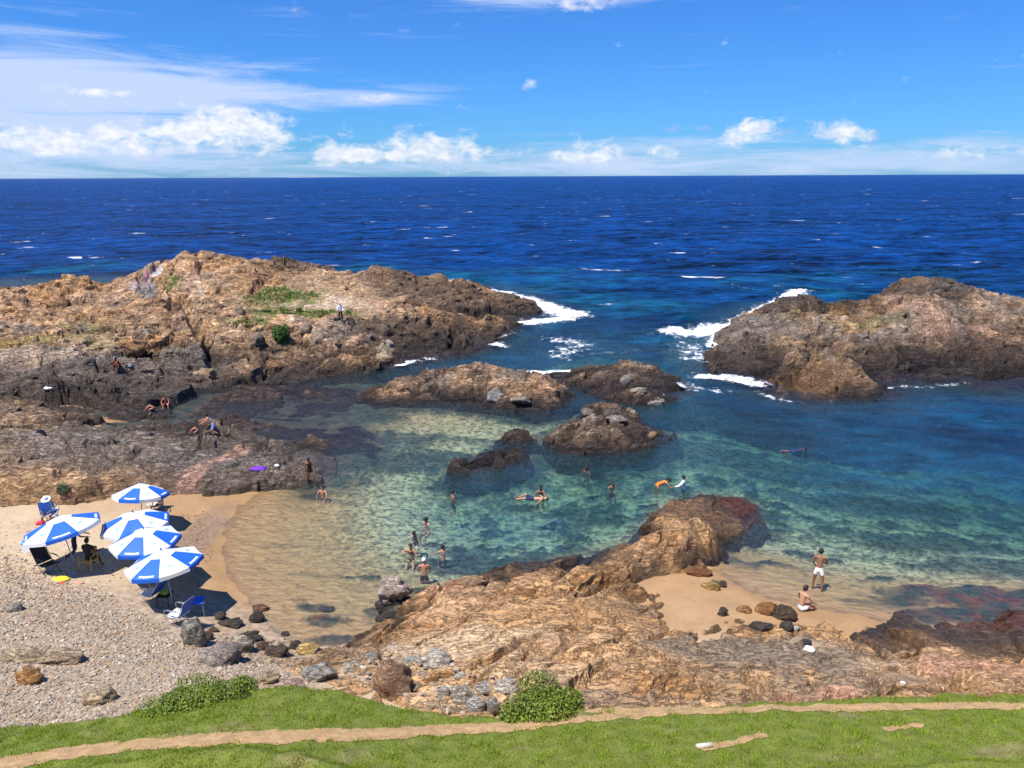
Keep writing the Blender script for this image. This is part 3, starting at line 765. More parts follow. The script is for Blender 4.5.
def rs_col(X, Y, z, c1, c2):
    c = rock_colour(X, Y, z, c1, c2, 600, dark_h=.5, warm=.6)
    c = lerp(c, PAL['tan'] * 1.1 * (1 + .5 * fbm((X * .7 + Y * .72) * .7, (Y * .7 - X * .72) * 2.6, 58, 4))[..., None], (.55 * sm(.5, 1.2, z)))
    for px, py, zz, rx, ry, nm, k in ((520, 620, 1.4, 3.5, 1.6, 'tan', .8), (470, 640, 1.4, 2.6, 1.0, 'pale', .85), (590, 610, 1.5, 3, 1.2, 'ochre', .45), (430, 655, 1.2, 1.8, .8, 'pale', .9), (540, 670, 2.3, 1.6, .9, 'pale', .5), (610, 660, 2.2, 1.6, 1.0, 'tan', .6), (480, 690, 2.5, 2.2, .8, 'pale', .5),
                                      (720, 650, 1.2, 2.2, 1.6, 'grey', .75), (800, 655, 1.2, 2.4, 1.4, 'grey', .85), (760, 690, 2.6, 2.4, .7, 'grey', .6), (850, 680, 2.0, 2.2, 1.1, 'grey', .6), (675, 685, 2.5, 1.3, .9, 'ochre', .7), (810, 694, 2.6, 1.5, .5, 'pink', .9), (960, 672, 1.3, 2.0, 1.0, 'pink', .9), (885, 665, 1.3, .9, .8, 'pale', .45),
                                      (700, 512, .5, 2.5, 1.6, 'brown', .8), (748, 506, .1, 1.3, 1.2, 'red', .85), (640, 590, .6, 1.8, .8, 'brown', .4), (690, 570, .2, .9, .4, 'ochre', .6), (905, 622, .1, 2.4, 1.2, 'dark', .85), (860, 625, .2, 1.6, .8, 'dark', .8), (935, 645, .4, 2.6, .8, 'brown', .8), (990, 620, .1, 2.0, .8, 'brown', .9), (1020, 645, .3, 2, .8, 'brown', .8), (1000, 620, .1, 2.0, .6, 'red', .55), (985, 600, .1, 1.2, .5, 'brown', .7), (1015, 608, .1, 1.5, .3, 'dark', .8), (950, 606, .1, 1.6, .4, 'red', .4), (1060, 620, .1, 3, 2, 'red', .6), (1000, 640, .2, 2.4, .7, 'dark', .7),
                                      (650, 545, 1.2, 2, .8, 'tan', .3), (600, 690, 2.9, 2.2, .5, 'grey', .5), (350, 665, .9, 1.8, 1.0, 'grey', .4), (400, 640, .5, 1.6, .6, 'tan', .6)):
        c = lerp(c, PAL[nm] * (1 + .3 * fbm(X * 2.3, Y * 2.3, 57, 4))[..., None], k * patch(X, Y, px, py, None, rx, ry, z=zz))
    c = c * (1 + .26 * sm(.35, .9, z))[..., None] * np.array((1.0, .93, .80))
    return c


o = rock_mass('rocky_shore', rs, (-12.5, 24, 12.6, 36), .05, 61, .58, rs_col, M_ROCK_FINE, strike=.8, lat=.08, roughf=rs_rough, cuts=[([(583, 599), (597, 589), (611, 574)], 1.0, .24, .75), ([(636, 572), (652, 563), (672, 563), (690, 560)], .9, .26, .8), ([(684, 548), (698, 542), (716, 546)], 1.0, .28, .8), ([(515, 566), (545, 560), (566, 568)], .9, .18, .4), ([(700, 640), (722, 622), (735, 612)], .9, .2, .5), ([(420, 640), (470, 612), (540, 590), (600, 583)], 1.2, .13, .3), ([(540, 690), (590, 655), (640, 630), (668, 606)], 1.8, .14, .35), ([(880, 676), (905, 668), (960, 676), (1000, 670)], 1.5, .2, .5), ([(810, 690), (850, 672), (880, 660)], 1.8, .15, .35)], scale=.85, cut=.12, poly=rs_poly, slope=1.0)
prop(o, kind='structure', label='tan and grey rock shore running out into the bay', cat='rock shore')

# ------------------------------------------------------------------ perspective-spaced sheets (world XY, denser near the viewer)
def fan(y_list, t0, t1, nc):
    t = np.linspace(t0, t1, nc)
    Y = np.array(y_list)[:, None] * np.ones(nc)[None]
    return t[None] * Y, Y


ROWY = [float(at(512, py, z=0)[1]) for py in np.arange(830, 262, -1.25)]
X, Y = fan(ROWY, -1.0, 1.0, 1000)
g = ground_h(X, Y)
dep = -g
small = fbm(X * .25, Y * .25, 201, 4); s2 = fbm(X * 1.1, Y * 1.1, 202, 4); s3 = fbm(X * 4, Y * 4, 203, 3)
g2 = g + .10 * small * sm(.3, -.4, g) + .03 * s2 * sm(.4, .0, g)
sand = np.array((.385, .235, .115))
c = np.zeros(X.shape + (3,)) + sand
c = lerp(c, np.array((.50, .375, .24)), sm(.38, .8, g2 + .25 * small))
c = lerp(c, np.array((.31, .185, .085)), .8 * sm(.16, .03, g2 + .08 * small))
gz = sm(26.5, 24.0, Y + .8 * small) * sm(-4, -7, X)
c = lerp(c, np.array((.33, .26, .19)) * (1 + .9 * s3)[..., None], .7 * gz)            # dry sand
c = lerp(c, np.array((.37, .29, .18)), sm(.3, 1.0, dep))
c = lerp(c, np.array((.42, .265, .125)), sm(.0, .08, dep) * sm(.7, .2, dep))
weed = np.zeros_like(X)
WEEDS = [(180, 410, 6, 3, 1.), (240, 425, 7, 3, 1.), (300, 410, 7, 4, 1.), (340, 385, 6, 4, 1.), (290, 450, 6, 2, 1.), (350, 462, 6, 1.6, 1.), (410, 460, 5, 1.6, .95), (240, 395, 8, 3, 1.), (300, 388, 6, 3, 1.), (500, 560, 3.4, 1.7, 1.), (440, 562, 1.4, .8, .9), (460, 545, 1.2, .7, .8), (600, 506, 2.0, .8, .8), (560, 545, 2.0, .6, .7), (350, 455, 5, 1.8, .95), (400, 440, 3, 1.4, .8), (420, 465, 3, .9, .7), (300, 430, 5, 2.6, .9), (230, 408, 4, 2.2, .9), (200, 415, 4, 2.5, 1.), (280, 400, 6, 3.5, 1.), (330, 440, 4, 2.0, 1.), (330, 395, 5, 2.5, .9), (260, 440, 4, 1.6, .9),
         (380, 425, 2.2, 1.0, .4), (560, 440, 2, 2, .8), (470, 440, 2.5, .5, .7), (700, 440, 5, 3, .8), (800, 450, 6, 2.5, .75), (880, 480, 5, 2, .85), (740, 500, 2.4, 1.4, .9), (800, 520, 2.2, .5, .5), (930, 530, 4, 1.5, .85), (1000, 560, 4, 1.5, .8),
         (805, 550, .9, .45, 1.), (830, 556, .6, .3, 1.), (775, 562, .8, .3, .8), (722, 559, .5, .25, .9), (720, 583, .3, .2, .9), (880, 576, .6, .3, .9), (862, 550, 1.5, .4, .5), (920, 590, 1.8, .6, .85), (960, 615, 2.2, .8, .95), (900, 600, 1.2, .5, .8), (1000, 600, 2.4, 1.2, 1.), (1010, 635, 2.0, .8, .9), (860, 600, .8, .2, .6), (940, 560, 2.0, .4, .6),
         (368, 576, .45, .25, 1.), (350, 577, .25, .12, .9), (330, 575, .8, .2, .4), (315, 607, .7, .3, .9), (325, 620, .8, .4, .9), (330, 640, .9, .4, .8), (300, 572, .5, .2, .4), (430, 590, .8, .4, 1.), (372, 610, .4, .25, .7), (300, 600, .3, .2, .4), (280, 545, 1.0, .3, .25), (330, 500, 1.5, .4, .3),
         (640, 540, 2.2, .7, .7), (690, 482, 3, 1.0, .4), (560, 520, 1.5, .4, .4)]
for px, py, rx, ry, k in WEEDS:
    zz = float(ground_h(*[np.array([[v]]) for v in at(px, py, z=0)[:2]])[0, 0]); zz = max(zz, -1.2) * .8
    weed = np.maximum(weed, k * patch(X, Y, px, py, None, rx, ry, z=zz, seed=77, soft=.22))
weed = np.maximum(weed, sm(-.04, .14, fbm(X * .55, Y * .55, 88, 6, .6)) * sm(.7, 1.7, dep) * .85)
wcol = lerp(np.zeros(X.shape + (3,)) + np.array((.035, .04, .03)), np.array((.13, .035, .02)), sm(.0, .3, .6 * fbm(X * .9, Y * .9, 89, 4) + .38 * patch(X, Y, 1000, 610, None, 5, 3, z=-.3) + .3 * patch(X, Y, 330, 620, None, 1.5, .8, z=0) - .30))
c = c * (1 + .16 * s2 + .12 * s3)[..., None]
near_rock = np.zeros_like(X)
for lp, w_ in [(q, 2.0) for q in ISL] + [(ri_poly, 5), (hl_poly, 3.0), (rs_poly, 1.3)]:
    L_ = np.array(lp)[:, :2]; m = (X > L_[:, 0].min() - 8) & (X < L_[:, 0].max() + 8) & (Y > L_[:, 1].min() - 8) & (Y < L_[:, 1].max() + 8)
    near_rock[m] = np.maximum(near_rock[m], sm(-w_, -.3, poly_sd(lp, X[m], Y[m]) + 1.3 * s2[m] + 1.2 * small[m]))
weed = np.maximum(weed, near_rock * .95 * sm(.05, .35, dep))
weed = np.clip(weed * (.84 + .4 * sm(-.25, .25, s2 + .5 * s3)), 0, 1)
c = lerp(c, wcol * (1 + .9 * s3 + .4 * s2)[..., None], weed)
g2 = g2 + .16 * weed * sm(-.15, -.6, g)
# (see the shingle meshes)
# dark wet shingle band along the water's edge behind the umbrellas
p = at(198, 535, z=.1)
shing = patch(X, Y, 196, 540, None, .8, 3.6, z=.1, seed=5) * .75
c = lerp(c, np.array((.23, .16, .11)) * (1 + .8 * fbm(X * 9, Y * 9, 9, 2))[..., None], shing)
M_SAND = col_mat('sand and sea bed', rough=.85, scale=22, var=.12, bump=.35, dist=.03)
o = np_mesh('seabed_ground', np.stack([X, Y, g2], -1).reshape(-1, 3), grid_faces(*X.shape), M_SAND, c.reshape(-1, 3))
prop(o, kind='structure', label='sandy beach and sea bed of the bay', cat='ground')
# the deep floor that carries on to the horizon, one sheet
yy = list(np.geomspace(ROWY[-1], 60000, 40))
Xd, Yd = fan(yy, -1.2, 1.2, 30)
np_mesh('sea_floor_ground', np.stack([Xd, Yd, -18.2 + 0 * Xd - .001 * (Yd - Yd[0]) * 0], -1).reshape(-1, 3), grid_faces(*Xd.shape), M_SAND, np.zeros((Xd.size, 3)) + np.array((.05, .06, .05)))
prop(bpy.data.objects['sea_floor_ground'], kind='structure', label='deep sea floor', cat='ground')

# ------------------------------------------------------------------ water
rows = [float(at(512, py, z=0)[1]) for py in np.arange(720, 262, -1.0)]
rows += [float(at(512, py, z=0)[1]) for py in np.arange(262, 186, -.8)] + list(np.geomspace(float(at(512, 186, z=0)[1]) * 1.03, 60000, 60))
X, Y = fan(rows, -1.0, 1.0, 1100)
g = ground_h(X, Y)
for T, (x0, x1, y0, y1) in SURF:
    m = (X > x0) & (X < x1) & (Y > y0) & (Y < y1)
    zz = T(X[m], Y[m], False); g[m] = np.maximum(g[m], zz)
depth = np.clip(-g, 0, 18)


def seg_mask(pts, w, z=0, wob=.5):
    """distance mask along a polyline given in pixels at water level, half-width w metres"""
    P = [at(x, y, z=0)[:2] for x, y in pts]
    best = np.full(X.shape, 1e9)
    xx = X + wob * fbm(X * .35, Y * .35, 301, 3); yy_ = Y + wob * 1.6 * fbm(X * .35 + 9, Y * .35, 302, 3)
    for a, e in zip(P, P[1:]):
        d = e - a; L2 = (d ** 2).sum() + 1e-9
        t = np.clip(((xx - a[0]) * d[0] + (yy_ - a[1]) * d[1]) / L2, 0, 1)
        best = np.minimum(best, np.hypot(xx - a[0] - t * d[0], yy_ - a[1] - t * d[1]))
    return np.exp(-(best / w) ** 2)


near = (Y < 140)
foam = np.zeros_like(X)
FOAM = [([(440, 283), (470, 288), (500, 293), (525, 299), (545, 306), (560, 312), (572, 315)], 2.4, 1.0), ([(560, 310), (575, 314), (560, 319), (530, 322)], 2.0, .9),
        ([(505, 330), (490, 340), (500, 345)], 1.1, .75), ([(375, 367), (400, 364), (430, 359)], .8, .8), ([(555, 338), (580, 345), (560, 355)], 1.8, .45),
        ([(530, 374), (560, 371), (595, 369), (630, 370)], 1.1, .95), ([(655, 382), (690, 386), (720, 392)], .9, .5),
        ([(676, 332), (700, 334), (720, 326)], 2.4, .95), ([(715, 345), (730, 326), (755, 313), (790, 297), (802, 292)], 1.5, 1.0), ([(705, 376), (735, 378), (758, 384)], 1.3, .85), ([(700, 360), (690, 345)], 2.0, .45), ([(750, 390), (790, 402)], .5, .4),
        ([(1005, 366), (1030, 372)], .9, .8), ([(990, 298), (1040, 302)], 2.2, .9), ([(885, 388), (920, 386), (960, 382)], .5, .35), ([(275, 378), (310, 376)], .4, .4), ([(62, 283), (95, 284)], 1.2, .8),
        ([(668, 392), (655, 400)], .5, .5), ([(690, 256), (700, 258)], 1.2, .8), ([(760, 244), (790, 249)], 1.4, .6), ([(735, 287), (745, 290)], 1.0, .3)]
for pts, w, k in FOAM:
    foam = np.maximum(foam, k * seg_mask(pts, w * .78))
foam *= near
lace = fbm(X * 1.3, Y * .8, 311, 5)
foam_a = np.clip(foam * 1.25 + lace * .75 * (foam > .02), 0, 1.2)
# waves
openw = sm(1.5, 6, depth) * (1 - .55 * sm(66, 56, Y))
rng = random.Random(5)
zz = np.zeros_like(X); dxs = np.zeros_like(X); dys = np.zeros_like(X)
fadey = sm(500, 160, Y)
pool = sm(.05, 1.5, depth)
for i in range(34):
    L = 1.1 * (1.13 ** i)
    ang = math.radians(238 + rng.uniform(-34, 34))
    kx, ky = math.cos(ang) * 2 * math.pi / L, math.sin(ang) * 2 * math.pi / L
    ph = rng.uniform(0, 6.28)
    A = .0062 * L ** 1.0
    env = .6 + .5 * np.sin(X / (L * 1.1) + i + 1.7 * np.sin(Y / (L * 2.3) + i * 2)) * np.sin(Y / (L * 1.3) + i * 3.1)
    amp = A * env * (np.where(L < 3, .30, .0) * pool + openw * .9) * np.clip(fadey, 0, 1) * sm(Y * .0 + L * 90, L * 45, Y)
    q = kx * X + ky * Y + ph
    zz += amp * np.cos(q); dxs -= amp * .9 * np.sin(q) * math.cos(ang); dys -= amp * .9 * np.sin(q) * math.sin(ang)
crest = zz
fl = np.clip(foam, 0, 1) * openw
zz = zz + fl * (.20 + 1.1 * np.abs(fbm(X * .9, Y * .9, 330, 4)))
# scattered whitecaps on the open sea
wc = fbm(X * .10, Y * .22, 340, 4) * .6 + .55 * crest
caps = sm(.36, .43, wc) * sm(3, 7, depth) * near * .0
M_WATER, nt = new_mat('sea water'); b = N(nt)
pos = b.n('ShaderNodeNewGeometry').outputs['Position']
d = b.n('ShaderNodeAttribute', attribute_name='depth').outputs['Fac']
fo = b.n('ShaderNodeAttribute', attribute_name='foam').outputs['Fac']
opn = b.n('ShaderNodeAttribute', attribute_name='open').outputs['Fac']
rot = b.n('ShaderNodeMapping', {'Vector': pos, 'Rotation': (0, 0, math.radians(-24)), 'Scale': (.55, 1.0, 1.0)}).outputs[0]
w1 = b.noise(rot, 3.2, 5, .62, .5)
w2 = b.noise(rot, .75, 6, .62, .4)
w3 = b.noise(rot, .20, 7, .7, .3)
w4 = b.noise(rot, .03, 9, .78)
hp = b.m('ADD', b.m('MULTIPLY', w1, .26), b.m('MULTIPLY', w2, .30))
ho = b.m('ADD', b.m('ADD', b.m('MULTIPLY', w1, .16), b.m('MULTIPLY', w2, .62)), b.m('ADD', b.m('MULTIPLY', w3, 2.0), b.m('MULTIPLY', w4, 5.0)))
hh = b.mix(opn, hp, ho, 'FLOAT')
bp = b.n('ShaderNodeBump', {'Height': hh, 'Strength': 1.0, 'Distance': 1.0})
tex = b.m('ADD', b.m('MULTIPLY', w2, .5), b.m('ADD', b.m('MULTIPLY', w3, .8), b.m('MULTIPLY', w4, .5)))   # mean .9
# body colour of the water: green over the shallows, navy over the deep
dcol = b.mix(b.ss(1.4, 3.6, d), (.009, .070, .085), (.003, .029, .088))
dcol = b.mix(b.ss(3.6, 6, d), dcol, (.004, .052, .175))
dcol = b.mix(b.ss(6, 13, d), dcol, (.003, .042, .180))
# slow patches of bluer and greener water
pt = b.noise(pos, .06, 3, .5)
dcol = b.mix(b.m('MULTIPLY', b.ss(.45, .62, pt), b.ss(14, 5, d)), dcol, (.005, .088, .185))
vv = b.m('MAXIMUM', b.m('MULTIPLY_ADD', b.m('SUBTRACT', tex, .9), 6.5, 1.0), .10)  # light and dark of the waves put into the body colour
vv = b.mix(opn, b.m('MAXIMUM', b.m('MULTIPLY_ADD', b.m('SUBTRACT', w2, .5), 3.0, 1.0), .3), vv, 'FLOAT')
vv = b.m('MINIMUM', vv, 2.6)
dc = b.n('ShaderNodeVectorMath', {0: dcol}, operation='SCALE'); nt.links.new(vv, dc.inputs['Scale'])
body = b.n('ShaderNodeBsdfDiffuse', {'Color': dc.outputs[0], 'Normal': bp.outputs[0]})
# clear part: light loses red first
def ex(k): return b.m('POWER', 2.718, b.m('MULTIPLY', d, -k))
cau = b.n('ShaderNodeTexVoronoi', {'Scale': 3.4}, feature='SMOOTH_F1'); cau.inputs['Smoothness'].default_value = .6
cw = b.n('ShaderNodeTexNoise', {'Scale': 1.6, 'Detail': 2}); nt.links.new(pos, cw.inputs['Vector'])
cs = b.n('ShaderNodeVectorMath', {0: cw.outputs['Color']}, operation='SCALE'); cs.inputs['Scale'].default_value = 1.1
ca = b.n('ShaderNodeVectorMath', {0: pos, 1: cs.outputs[0]}, operation='ADD'); nt.links.new(ca.outputs[0], cau.inputs['Vector'])
lens = b.mix(b.ss(.08, .8, d), 1.0, b.m('MULTIPLY_ADD', b.ss(.20, .58, cau.outputs[0]), .85, .62), 'FLOAT')  # caustic web of light put into the transparent tint
tint = b.n('ShaderNodeCombineColor', {0: b.m('MULTIPLY', ex(.36), lens), 1: b.m('MULTIPLY', ex(.085), lens), 2: b.m('MULTIPLY', ex(.10), lens)})
tr = b.n('ShaderNodeBsdfTransparent', {'Color': tint.outputs[0]})
opac = b.m('SUBTRACT', 1.0, b.m('POWER', 2.718, b.m('MULTIPLY', b.m('POWER', d, 1.4), -.17)))
s1 = b.n('ShaderNodeMixShader', {0: opac, 1: tr.outputs[0], 2: body.outputs[0]})
fr = b.n('ShaderNodeFresnel', {'IOR': 1.33, 'Normal': bp.outputs[0]})
gl = b.n('ShaderNodeBsdfGlossy', {'Color': (1, 1, 1, 1), 'Roughness': .2, 'Normal': bp.outputs[0]})
frs = b.m('MULTIPLY', fr.outputs[0], b.mix(opn, .80, .30, 'FLOAT'))
s2_ = b.n('ShaderNodeMixShader', {0: frs, 1: s1.outputs[0], 2: gl.outputs[0]})
# foam: lace in the shader, mass from the attribute; and small whitecaps
fn = b.noise(pos, 2.6, 7, .72, .8)
fn2 = b.noise(pos, .7, 5, .7, .6)
fm = b.ss(.38, 1.05, b.m('ADD', fo, b.m('ADD', b.m('MULTIPLY', b.m('SUBTRACT', fn, .5), 2.6), b.m('MULTIPLY', b.m('SUBTRACT', fn2, .5), .9))))
fm = b.m('MULTIPLY', fm, b.ss(.05, .25, fo))
stv = b.n('ShaderNodeMapping', {'Vector': pos, 'Rotation': (0, 0, math.radians(-10)), 'Scale': (.22, .40, 1.0)}).outputs[0]
cap = b.m('MULTIPLY', b.ss(.67, .72, b.noise(stv, 1.0, 5, .62)), b.m('MULTIPLY', opn, b.ss(.50, .60, b.noise(pos, .03, 2, .5))))
cap2v = b.n('ShaderNodeMapping', {'Vector': pos, 'Rotation': (0, 0, math.radians(8)), 'Scale': (.055, .10, 1.0)}).outputs[0]
cap2 = b.m('MULTIPLY', b.ss(.665, .72, b.noise(cap2v, 1.0, 5, .62)), opn)
fm = b.m('MAXIMUM', fm, b.m('MULTIPLY', b.m('MAXIMUM', cap, cap2), .8))
fd = b.n('ShaderNodeBsdfDiffuse', {'Color': (.86, .88, .9, 1)})
s3_ = b.n('ShaderNodeMixShader', {0: fm, 1: s2_.outputs[0], 2: fd.outputs[0]})
b.n('ShaderNodeOutputMaterial', {'Surface': s3_.outputs[0]})
keep = (g < .30)
f = grid_faces(*X.shape, keep)
V = np.stack([X + dxs, Y + dys, zz], -1).reshape(-1, 3)
V, f, a1, a2, a3 = compact(V, f, depth.ravel(), foam_a.ravel(), openw.ravel())
o = np_mesh('sea_water', V, f, M_WATER, smooth=True, attrs=dict(depth=a1, foam=a2, open=a3))
prop(o, kind='structure', label='blue sea and clear green bay water', cat='sea')
# ------------------------------------------------------------------ grass bank in front
edge = [at(x, y, z=z) for x, y, z in [(-260, 752, 3.0), (-120, 742, 3.0), (0, 729, 3.0), (60, 723, 3.0), (130, 715, 3.0), (180, 701, 3.1), (240, 689, 3.25), (290, 686, 3.3), (340, 691, 3.3), (400, 706, 3.25), (460, 716, 3.2), (520, 718, 3.3),
                                      (560, 709, 3.4), (700, 707, 3.4), (800, 701, 3.4), (900, 696, 3.4), (1024, 693, 3.45), (1160, 690, 3.5), (1300, 690, 3.5)]]
ex_ = np.array([p[0] for p in edge]); ey_ = np.array([p[1] for p in edge]); ez_ = np.array([p[2] for p in edge])


def lawn_edge(x): return np.interp(x, ex_, ey_) + .14 * fbm(x * 1.3, x * 0 + 3.3, 700, 3)
def lawn_full(X, Y):
    s = lawn_edge(X) - Y
    z = np.interp(X, ex_, ez_) + .28 * np.minimum(s, 3) + .72 * np.maximum(s - 3, 0)
    z = np.where(Y < 13.5, np.minimum(z, 15 - .872 * Y - .34 + 1.25 * sm(11.4, 13.4, Y)), z)
    z = np.minimum(z, 13.3)
    z += .05 * fbm(X * .8, Y * .8, 701, 3) + .03 * fbm(X * 3, Y * 3, 702, 2)
    return np.where(s < 0, z + 3.2 * s, z)


xs = np.arange(-19, 23, .09)
ss_ = np.concatenate([np.arange(-.75, 4.5, .06), np.arange(4.5, 20, .4)])
Xl = xs[None] + 0 * ss_[:, None]
Yl = lawn_edge(xs)[None] - ss_[:, None]
Zl = lawn_full(Xl, Yl)
n1 = fbm(Xl * .6, Yl * .9, 703, 4); n2 = fbm(Xl * 3, Yl * 3, 704, 3)
lc = np.zeros(Xl.shape + (3,)) + np.array((.15, .18, .03))
lc = lerp(lc, np.array((.24, .20, .09)), .7 * sm(.2, .5, n1))
lc = lc * (1 + .4 * n2)[..., None]
M_LAWN = col_mat('turf soil', rough=.95, scale=30, var=.3, bump=.6, dist=.03)
o = np_mesh('lawn', np.stack([Xl, Yl, Zl], -1).reshape(-1, 3), grid_faces(*Xl.shape)[:, ::-1], M_LAWN, lc.reshape(-1, 3))
prop(o, kind='structure', label='green grassy bank above the rocks', cat='grass bank')


def lawn_hit(px, py):
    y = 20.0
    best = None
    while y > 5:
        p = at(px, py, Y=y); z = float(lawn_full(np.array([[p[0]]]), np.array([[p[1]]]))[0, 0])
        if p[2] > z and best is not None: return p
        best = p; y -= .02
    return p


def lawn_hit2(px, py):
    y = 5.0
    while y < 20:
        p = at(px, py, Y=y)
        if p[2] <= float(lawn_full(np.array([[p[0]]]), np.array([[p[1]]]))[0, 0]): return p
        y += .02
    return p


PATHS = [([(-180, 800), (-60, 781), (0, 765), (50, 756), (100, 750), (150, 745), (200, 741), (250, 738), (300, 736), (350, 735), (400, 733), (450, 730), (500, 727), (550, 722), (600, 718), (650, 714), (700, 711), (750, 710), (800, 709), (850, 708), (900, 707), (960, 706), (1024, 705), (1120, 703), (1250, 700)], None),
         ([(702, 748), (720, 746), (740, 742), (762, 736)], .10), ([(888, 730), (905, 727), (920, 725)], .07), ([(590, 712), (640, 711), (700, 708)], .10)]
path_pts = []
for pts, w in PATHS:
    P = np.array([lawn_hit2(*p) for p in pts]); W_ = []
    for i, (x, y) in enumerate(pts):
        W_.append(w if w else float(np.interp(x, [-100, 0, 150, 400, 550, 700, 850, 1024], [.42, .34, .27, .27, .20, .15, .18, .15])))
    path_pts.append((P, np.array(W_)))


def path_d(X, Y):
    """distance to the path centre less its half width (m)"""
    best = np.full(X.shape, 9.0)
    for P, W_ in path_pts:
        for a, e, w0, w1 in zip(P, P[1:], W_, W_[1:]):
            d = e[:2] - a[:2]; t = np.clip(((X - a[0]) * d[0] + (Y - a[1]) * d[1]) / (d @ d), 0, 1)
            best = np.minimum(best, np.hypot(X - a[0] - t * d[0], Y - a[1] - t * d[1]) - (w0 + (w1 - w0) * t))
    return best


M_PATH = col_mat('trodden earth', rough=.95, scale=24, var=.16, bump=.4, dist=.02)
xs2 = np.arange(-13, 15, .04); sp_ = np.arange(-.1, 3.2, .03)
Xp = xs2[None] + 0 * sp_[:, None]; Yp = lawn_edge(xs2)[None] - sp_[:, None]
pdp = path_d(Xp, Yp) + .17 * fbm(Xp * 2.2, Yp * 2.2, 705, 6, .6)
m = pdp < .03
pc = (np.array((.40, .255, .125)) * (1 + .35 * fbm(Xp * 3, Yp * 5, 704, 4) + .2 * fbm(Xp * 11, Yp * 11, 709, 2))[..., None]).reshape(-1, 3)
V = np.stack([Xp, Yp, lawn_full(Xp, Yp) + .013], -1).reshape(-1, 3)
f = grid_faces(*Xp.shape)[:, ::-1]; f = f[m.ravel()[f].all(1)]
V, f, pc = compact(V, f, pc)
prop(np_mesh('dirt_path', V, f, M_PATH, pc), kind='structure', label='narrow trodden earth path along the grass bank', cat='path')

# grass: one mesh of blades
rs_ = np.random.RandomState(4)
def blades(name, X, Y, Zb, L, wd, colr, mat, lean=.55):
    n = len(X)
    a = rs_.uniform(0, 2 * np.pi, n); ln = rs_.uniform(.2, 1, n) * lean
    b_ = rs_.uniform(0, 2 * np.pi, n)
    dx, dy = np.cos(b_), np.sin(b_)
    base = np.stack([X, Y, Zb], -1)
    tip = base + np.stack([np.cos(a) * ln * L, np.sin(a) * ln * L, L * np.sqrt(np.maximum(1 - ln ** 2, .1))], -1)
    o1 = base + np.stack([dx * wd, dy * wd, 0 * dx], -1); o2 = base - np.stack([dx * wd, dy * wd, 0 * dx], -1)
    V = np.stack([o1, o2, tip], 1).reshape(-1, 3)
    F_ = np.arange(3 * n).reshape(n, 3)
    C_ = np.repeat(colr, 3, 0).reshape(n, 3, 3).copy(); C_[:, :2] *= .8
    return np_mesh(name, V, F_, mat, C_.reshape(-1, 3), smooth=False)


M_GRASS = col_mat('grass blades', rough=.55, scale=3, var=.1, bump=0, trans=.35, spec=.25)
n = 230000
gx = rs_.uniform(-15, 17, n); s_ = rs_.uniform(-.45, 4.2, n)
gy = lawn_edge(gx) - s_
d_ = path_d(gx, gy) + .17 * fbm(gx * 2.2, gy * 2.2, 705, 6, .6)
cl = fbm(gx * 2.6, gy * 2.6, 706, 3); big = fbm(gx * .6, gy * .9, 703, 4)
k = (np.abs(gx) < .72 * gy + 1.2) & (rs_.uniform(0, 1, n) < sm(-.20, .12, d_) * (.62 + .9 * cl - .3 * sm(.2, .5, big)))
gx, gy, cl, big = gx[k], gy[k], cl[k], big[k]
L = (.035 + .085 * np.clip(cl + .3, 0, 1) ** 1.5 + .05 * sm(.15, .4, fbm(gx * 1.2, gy * 1.2, 715, 3))) * rs_.uniform(.6, 1.3, len(gx))
left = sm(-1, -5, gx) * sm(.0, .5, path_d(gx, gy)) * (gy > 13.5)
base_c = np.array((.33, .43, .032))
gc = lerp(base_c + np.zeros((len(gx), 3)), np.array((.40, .36, .10)), np.clip(.4 * sm(.1, .5, big) + rs_.uniform(-.2, .35, len(gx)), 0, 1))
gc = gc * (rs_.uniform(.6, 1.35, len(gx)) * (1 + .5 * cl))[:, None]
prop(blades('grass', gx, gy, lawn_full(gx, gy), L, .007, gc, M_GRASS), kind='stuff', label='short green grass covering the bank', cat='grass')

# ------------------------------------------------------------------ stones
def hull_rock(seed, sub=3, planes=11, rough=.05, flat=1.0):
    """angular, slightly rounded stone of about unit radius"""
    r = np.random.RandomState(seed)
    bm = bmesh.new(); bmesh.ops.create_icosphere(bm, subdivisions=sub, radius=1)
    V = np.array([v.co[:] for v in bm.verts])
    F_ = np.array([[v.index for v in f.verts] for f in bm.faces]); bm.free()
    nn = r.normal(size=(planes, 3)); nn /= np.linalg.norm(nn, axis=1)[:, None]
    hh_ = r.uniform(.72, 1.0, planes)
    dt = np.maximum(V @ nn.T, 1e-3)
    rad = np.minimum((hh_ / dt).min(1), 1.12)
    f1 = perlin(V[:, 0] * 1.7 + seed, V[:, 1] * 1.7 + V[:, 2] * 1.3, seed) * rough * 2 + perlin(V[:, 0] * 5 + seed, V[:, 1] * 5 + V[:, 2] * 4, seed + 1) * rough
    V = V * (rad * (1 + f1))[:, None]
    return V, F_


